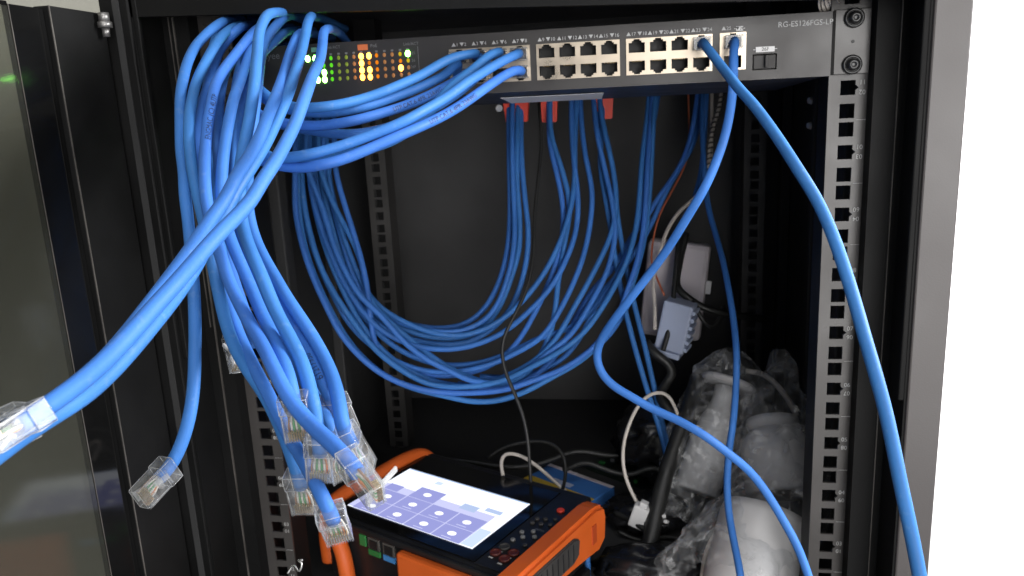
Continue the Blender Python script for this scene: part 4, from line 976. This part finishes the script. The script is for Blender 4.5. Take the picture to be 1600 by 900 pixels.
def bag(label, ctr, axis_pts, radii, seed, flat=.62):
    """thin crumpled film sleeve round an axis, creased in facets"""
    rnd = random.Random(seed); A = spline([at(*p) for p in axis_pts], .0055, 3); n = 56; Fm = frames(A); bm = bmesh.new(); rings = []
    off = Vector((seed * 3.1, seed * 1.7, 0))
    for i, (p, (T, a, b)) in enumerate(zip(A, Fm)):
        u = i / (len(A) - 1) * (len(radii) - 1); k = min(int(u), len(radii) - 2); rr = radii[k] + (radii[k + 1] - radii[k]) * (u - k)
        ring = []
        for j in range(n):
            th_ = 2 * math.pi * (j + .5 * (i % 2)) / n
            v = (a * math.cos(th_) + b * math.sin(th_)); q = (p + v * rr)
            d = 0.0
            for sc, am in ((24, .20), (55, .09), (120, .035)):
                d += am * (1 - 2.2 * abs(NZ.noise(q * sc + off)))
            d += rnd.uniform(-.018, .018)
            w = v * (rr * (0.90 + d)); w = w - AZ * (w.dot(AZ)) * (1 - flat)
            ring.append(bm.verts.new(p + w + T * rnd.uniform(-.0012, .0012)))
        rings.append(ring)
    for k in range(len(rings) - 1):
        for j in range(n):
            a1, b1, c1, d1 = rings[k][j], rings[k][(j + 1) % n], rings[k + 1][(j + 1) % n], rings[k + 1][j]
            if k % 2: bm.faces.new((a1, b1, c1)); bm.faces.new((a1, c1, d1))
            else: bm.faces.new((a1, b1, d1)); bm.faces.new((b1, c1, d1))
    o = obj('plastic_bag', bm, M['film'], norm=False); tag(o, label, 'plastic bag', 'clear plastic bags'); return o
bag('clear crumpled plastic bag round the tilted bullet camera', None, [(1060, 830, .815), (1090, 760, .835), (1120, 660, .855), (1145, 585, .865), (1160, 560, .87)], [.034, .040, .042, .044, .040, .020], 3)
bag('clear crumpled plastic bag with a gathered top round the dome camera', None, [(1215, 830, .775), (1222, 760, .80), (1220, 680, .83), (1215, 620, .85), (1222, 575, .86), (1215, 548, .865)], [.040, .047, .048, .046, .036, .020, .008], 5)
bag('clear crumpled plastic bag lowest in the corner round the largest camera', None, [(1120, 960, .68), (1150, 900, .71), (1175, 830, .735), (1195, 770, .75)], [.060, .058, .052, .040, .020], 9)
# bolt, twist tie, ribbed gland
bm = bmesh.new(); c = atY(781, 169, .35); cyl(bm, c, c + Vector((0, -.006, 0)), .0055, .004, 14); tag(obj('bolt', bm, M['silver']), 'small bright bolt head in the dark under the switch, left of the red blocks', 'bolt')
G = thing('cable_gland', 'ribbed pale grey hose end above the right end of the switch', 'hose', atY(1300, 5, .01).to_tuple())
R = [atY(1283, 8, .012), atY(1296, 5, .008), atY(1312, -4, .004)]
R = spline(R, .0012, 1); bm = bmesh.new(); Fm = frames(R); rings = []
for i, (p, (T, a, b)) in enumerate(zip(R, Fm)):
    e = .0062 if i % 2 else .0050
    rings.append([bm.verts.new(p + (a * math.cos(j * .3927) + b * math.sin(j * .3927)) * e) for j in range(16)])
for k in range(len(rings) - 1):
    for j in range(16): bm.faces.new((rings[k][j], rings[k][(j + 1) % 16], rings[k + 1][(j + 1) % 16], rings[k + 1][j]))
attach(obj('ribbed_hose', bm, M['whcab']), G)
c = at(462, 888, .50)
tag(tubeo('twist_tie', spline([c + Vector(v) for v in ((-.006, 0, -.004), (-.002, .002, .001), (.002, 0, -.002), (.004, .001, .003), (.001, .002, .0045), (.005, 0, .006))], .0006, 1), .0007, M['silver'], None, 6), 'tiny silver twist of wire at the bottom beside the left rail', 'wire')

# dark circuit board and scraps on the cabinet floor behind the tester
def floor_quad(px): return [atZ(*p, Zf + .003) for p in px]
P = floor_quad(((905, 735), (1000, 770), (985, 800), (890, 762)))
ux = (P[1] - P[0]); ux.z = 0; Lb = ux.length; ux.normalize(); uy = Vector((-ux.y, ux.x, 0))
BM_ = Matrix(((ux.x, uy.x, 0, P[0].x), (ux.y, uy.y, 0, P[0].y), (0, 0, 1, Zf + .0005), (0, 0, 0, 1)))
PB = thing('circuit_board', 'dark green circuit board lying on the cabinet floor behind the blue and yellow box', 'circuit board', P[0].to_tuple())
M['pcb'] = mat('dark_green_board', (0.006, 0.014, 0.009), 0.45, var=.3, vscale=60)
boxo('board', (0, .012, 0), (Lb, .075, .0016), M['pcb'], PB, mw=BM_)
rr = random.Random(4)
for i in range(26):
    x, y = rr.uniform(.004, Lb - .008), rr.uniform(.016, .070); a, b = rr.uniform(.0015, .007), rr.uniform(.0015, .005)
    boxo('chip', (x, y, .0017), (x + a, y + b, .0017 + rr.uniform(.001, .004)), M[rr.choice(['silver', 'tblack', 'tblack', 'dimink', 'green', 'pcb'])], PB, mw=BM_)
cord('blue cable end dropping under the right side of the handheld tester', [(917, 855, 760), (918, 880), (919, 915, 755)], CABR * .9, 'blue')

for lab, pts, r_ in (
    ('black lead curling on the cabinet floor right of the tester', [(960, 800, 830), (985, 812), (1010, 830, 800), (1030, 850), (1022, 880, 780), (990, 890), (960, 905, 760)], .0030),
    ('black lead lying across the floor behind the printed box', [(880, 735, 900), (915, 722), (950, 735, 890), (985, 742), (1020, 730, 880), (1045, 742)], .0030),
    ('thin black lead looping below the white connector', [(965, 830, 820), (1000, 845), (1045, 838, 810), (1075, 850), (1060, 880, 780), (1020, 900, 760)], .0022),
    ('black mains lead lying along the back of the cabinet floor', [(690, 716, 940), (740, 722), (800, 730, 930), (850, 722), (900, 705, 950), (960, 712), (1020, 700, 950)], .0038)):
    cord(lab, pts, r_, 'blkcab')
for lab, c_, s_, sd in (('crumpled black bag on the cabinet floor right of the tester', (1010, 800, .845), (.040, .030, .016), 3), ('crumpled black bag on the floor under the white power strip', (1035, 690, .93), (.050, .040, .045), 8), ('crumpled black wrapping in front of the large bagged camera', (1020, 890, .765), (.050, .030, .020), 12)):
    bm = bmesh.new(); bmesh.ops.create_icosphere(bm, subdivisions=4, radius=1)
    for v in bm.verts:
        d = 1 + .55 * (0.35 - abs(NZ.noise(v.co * 2.2 + Vector((sd, 0, 0))))) + .25 * (0.3 - abs(NZ.noise(v.co * 5 + Vector((0, sd, 0)))))
        v.co = Vector((v.co.x * s_[0], v.co.y * s_[1], v.co.z * s_[2])) * d + at(*c_)
    tag(obj('black_bag', bm, M['bagblack'], smooth=True), lab, 'bag')
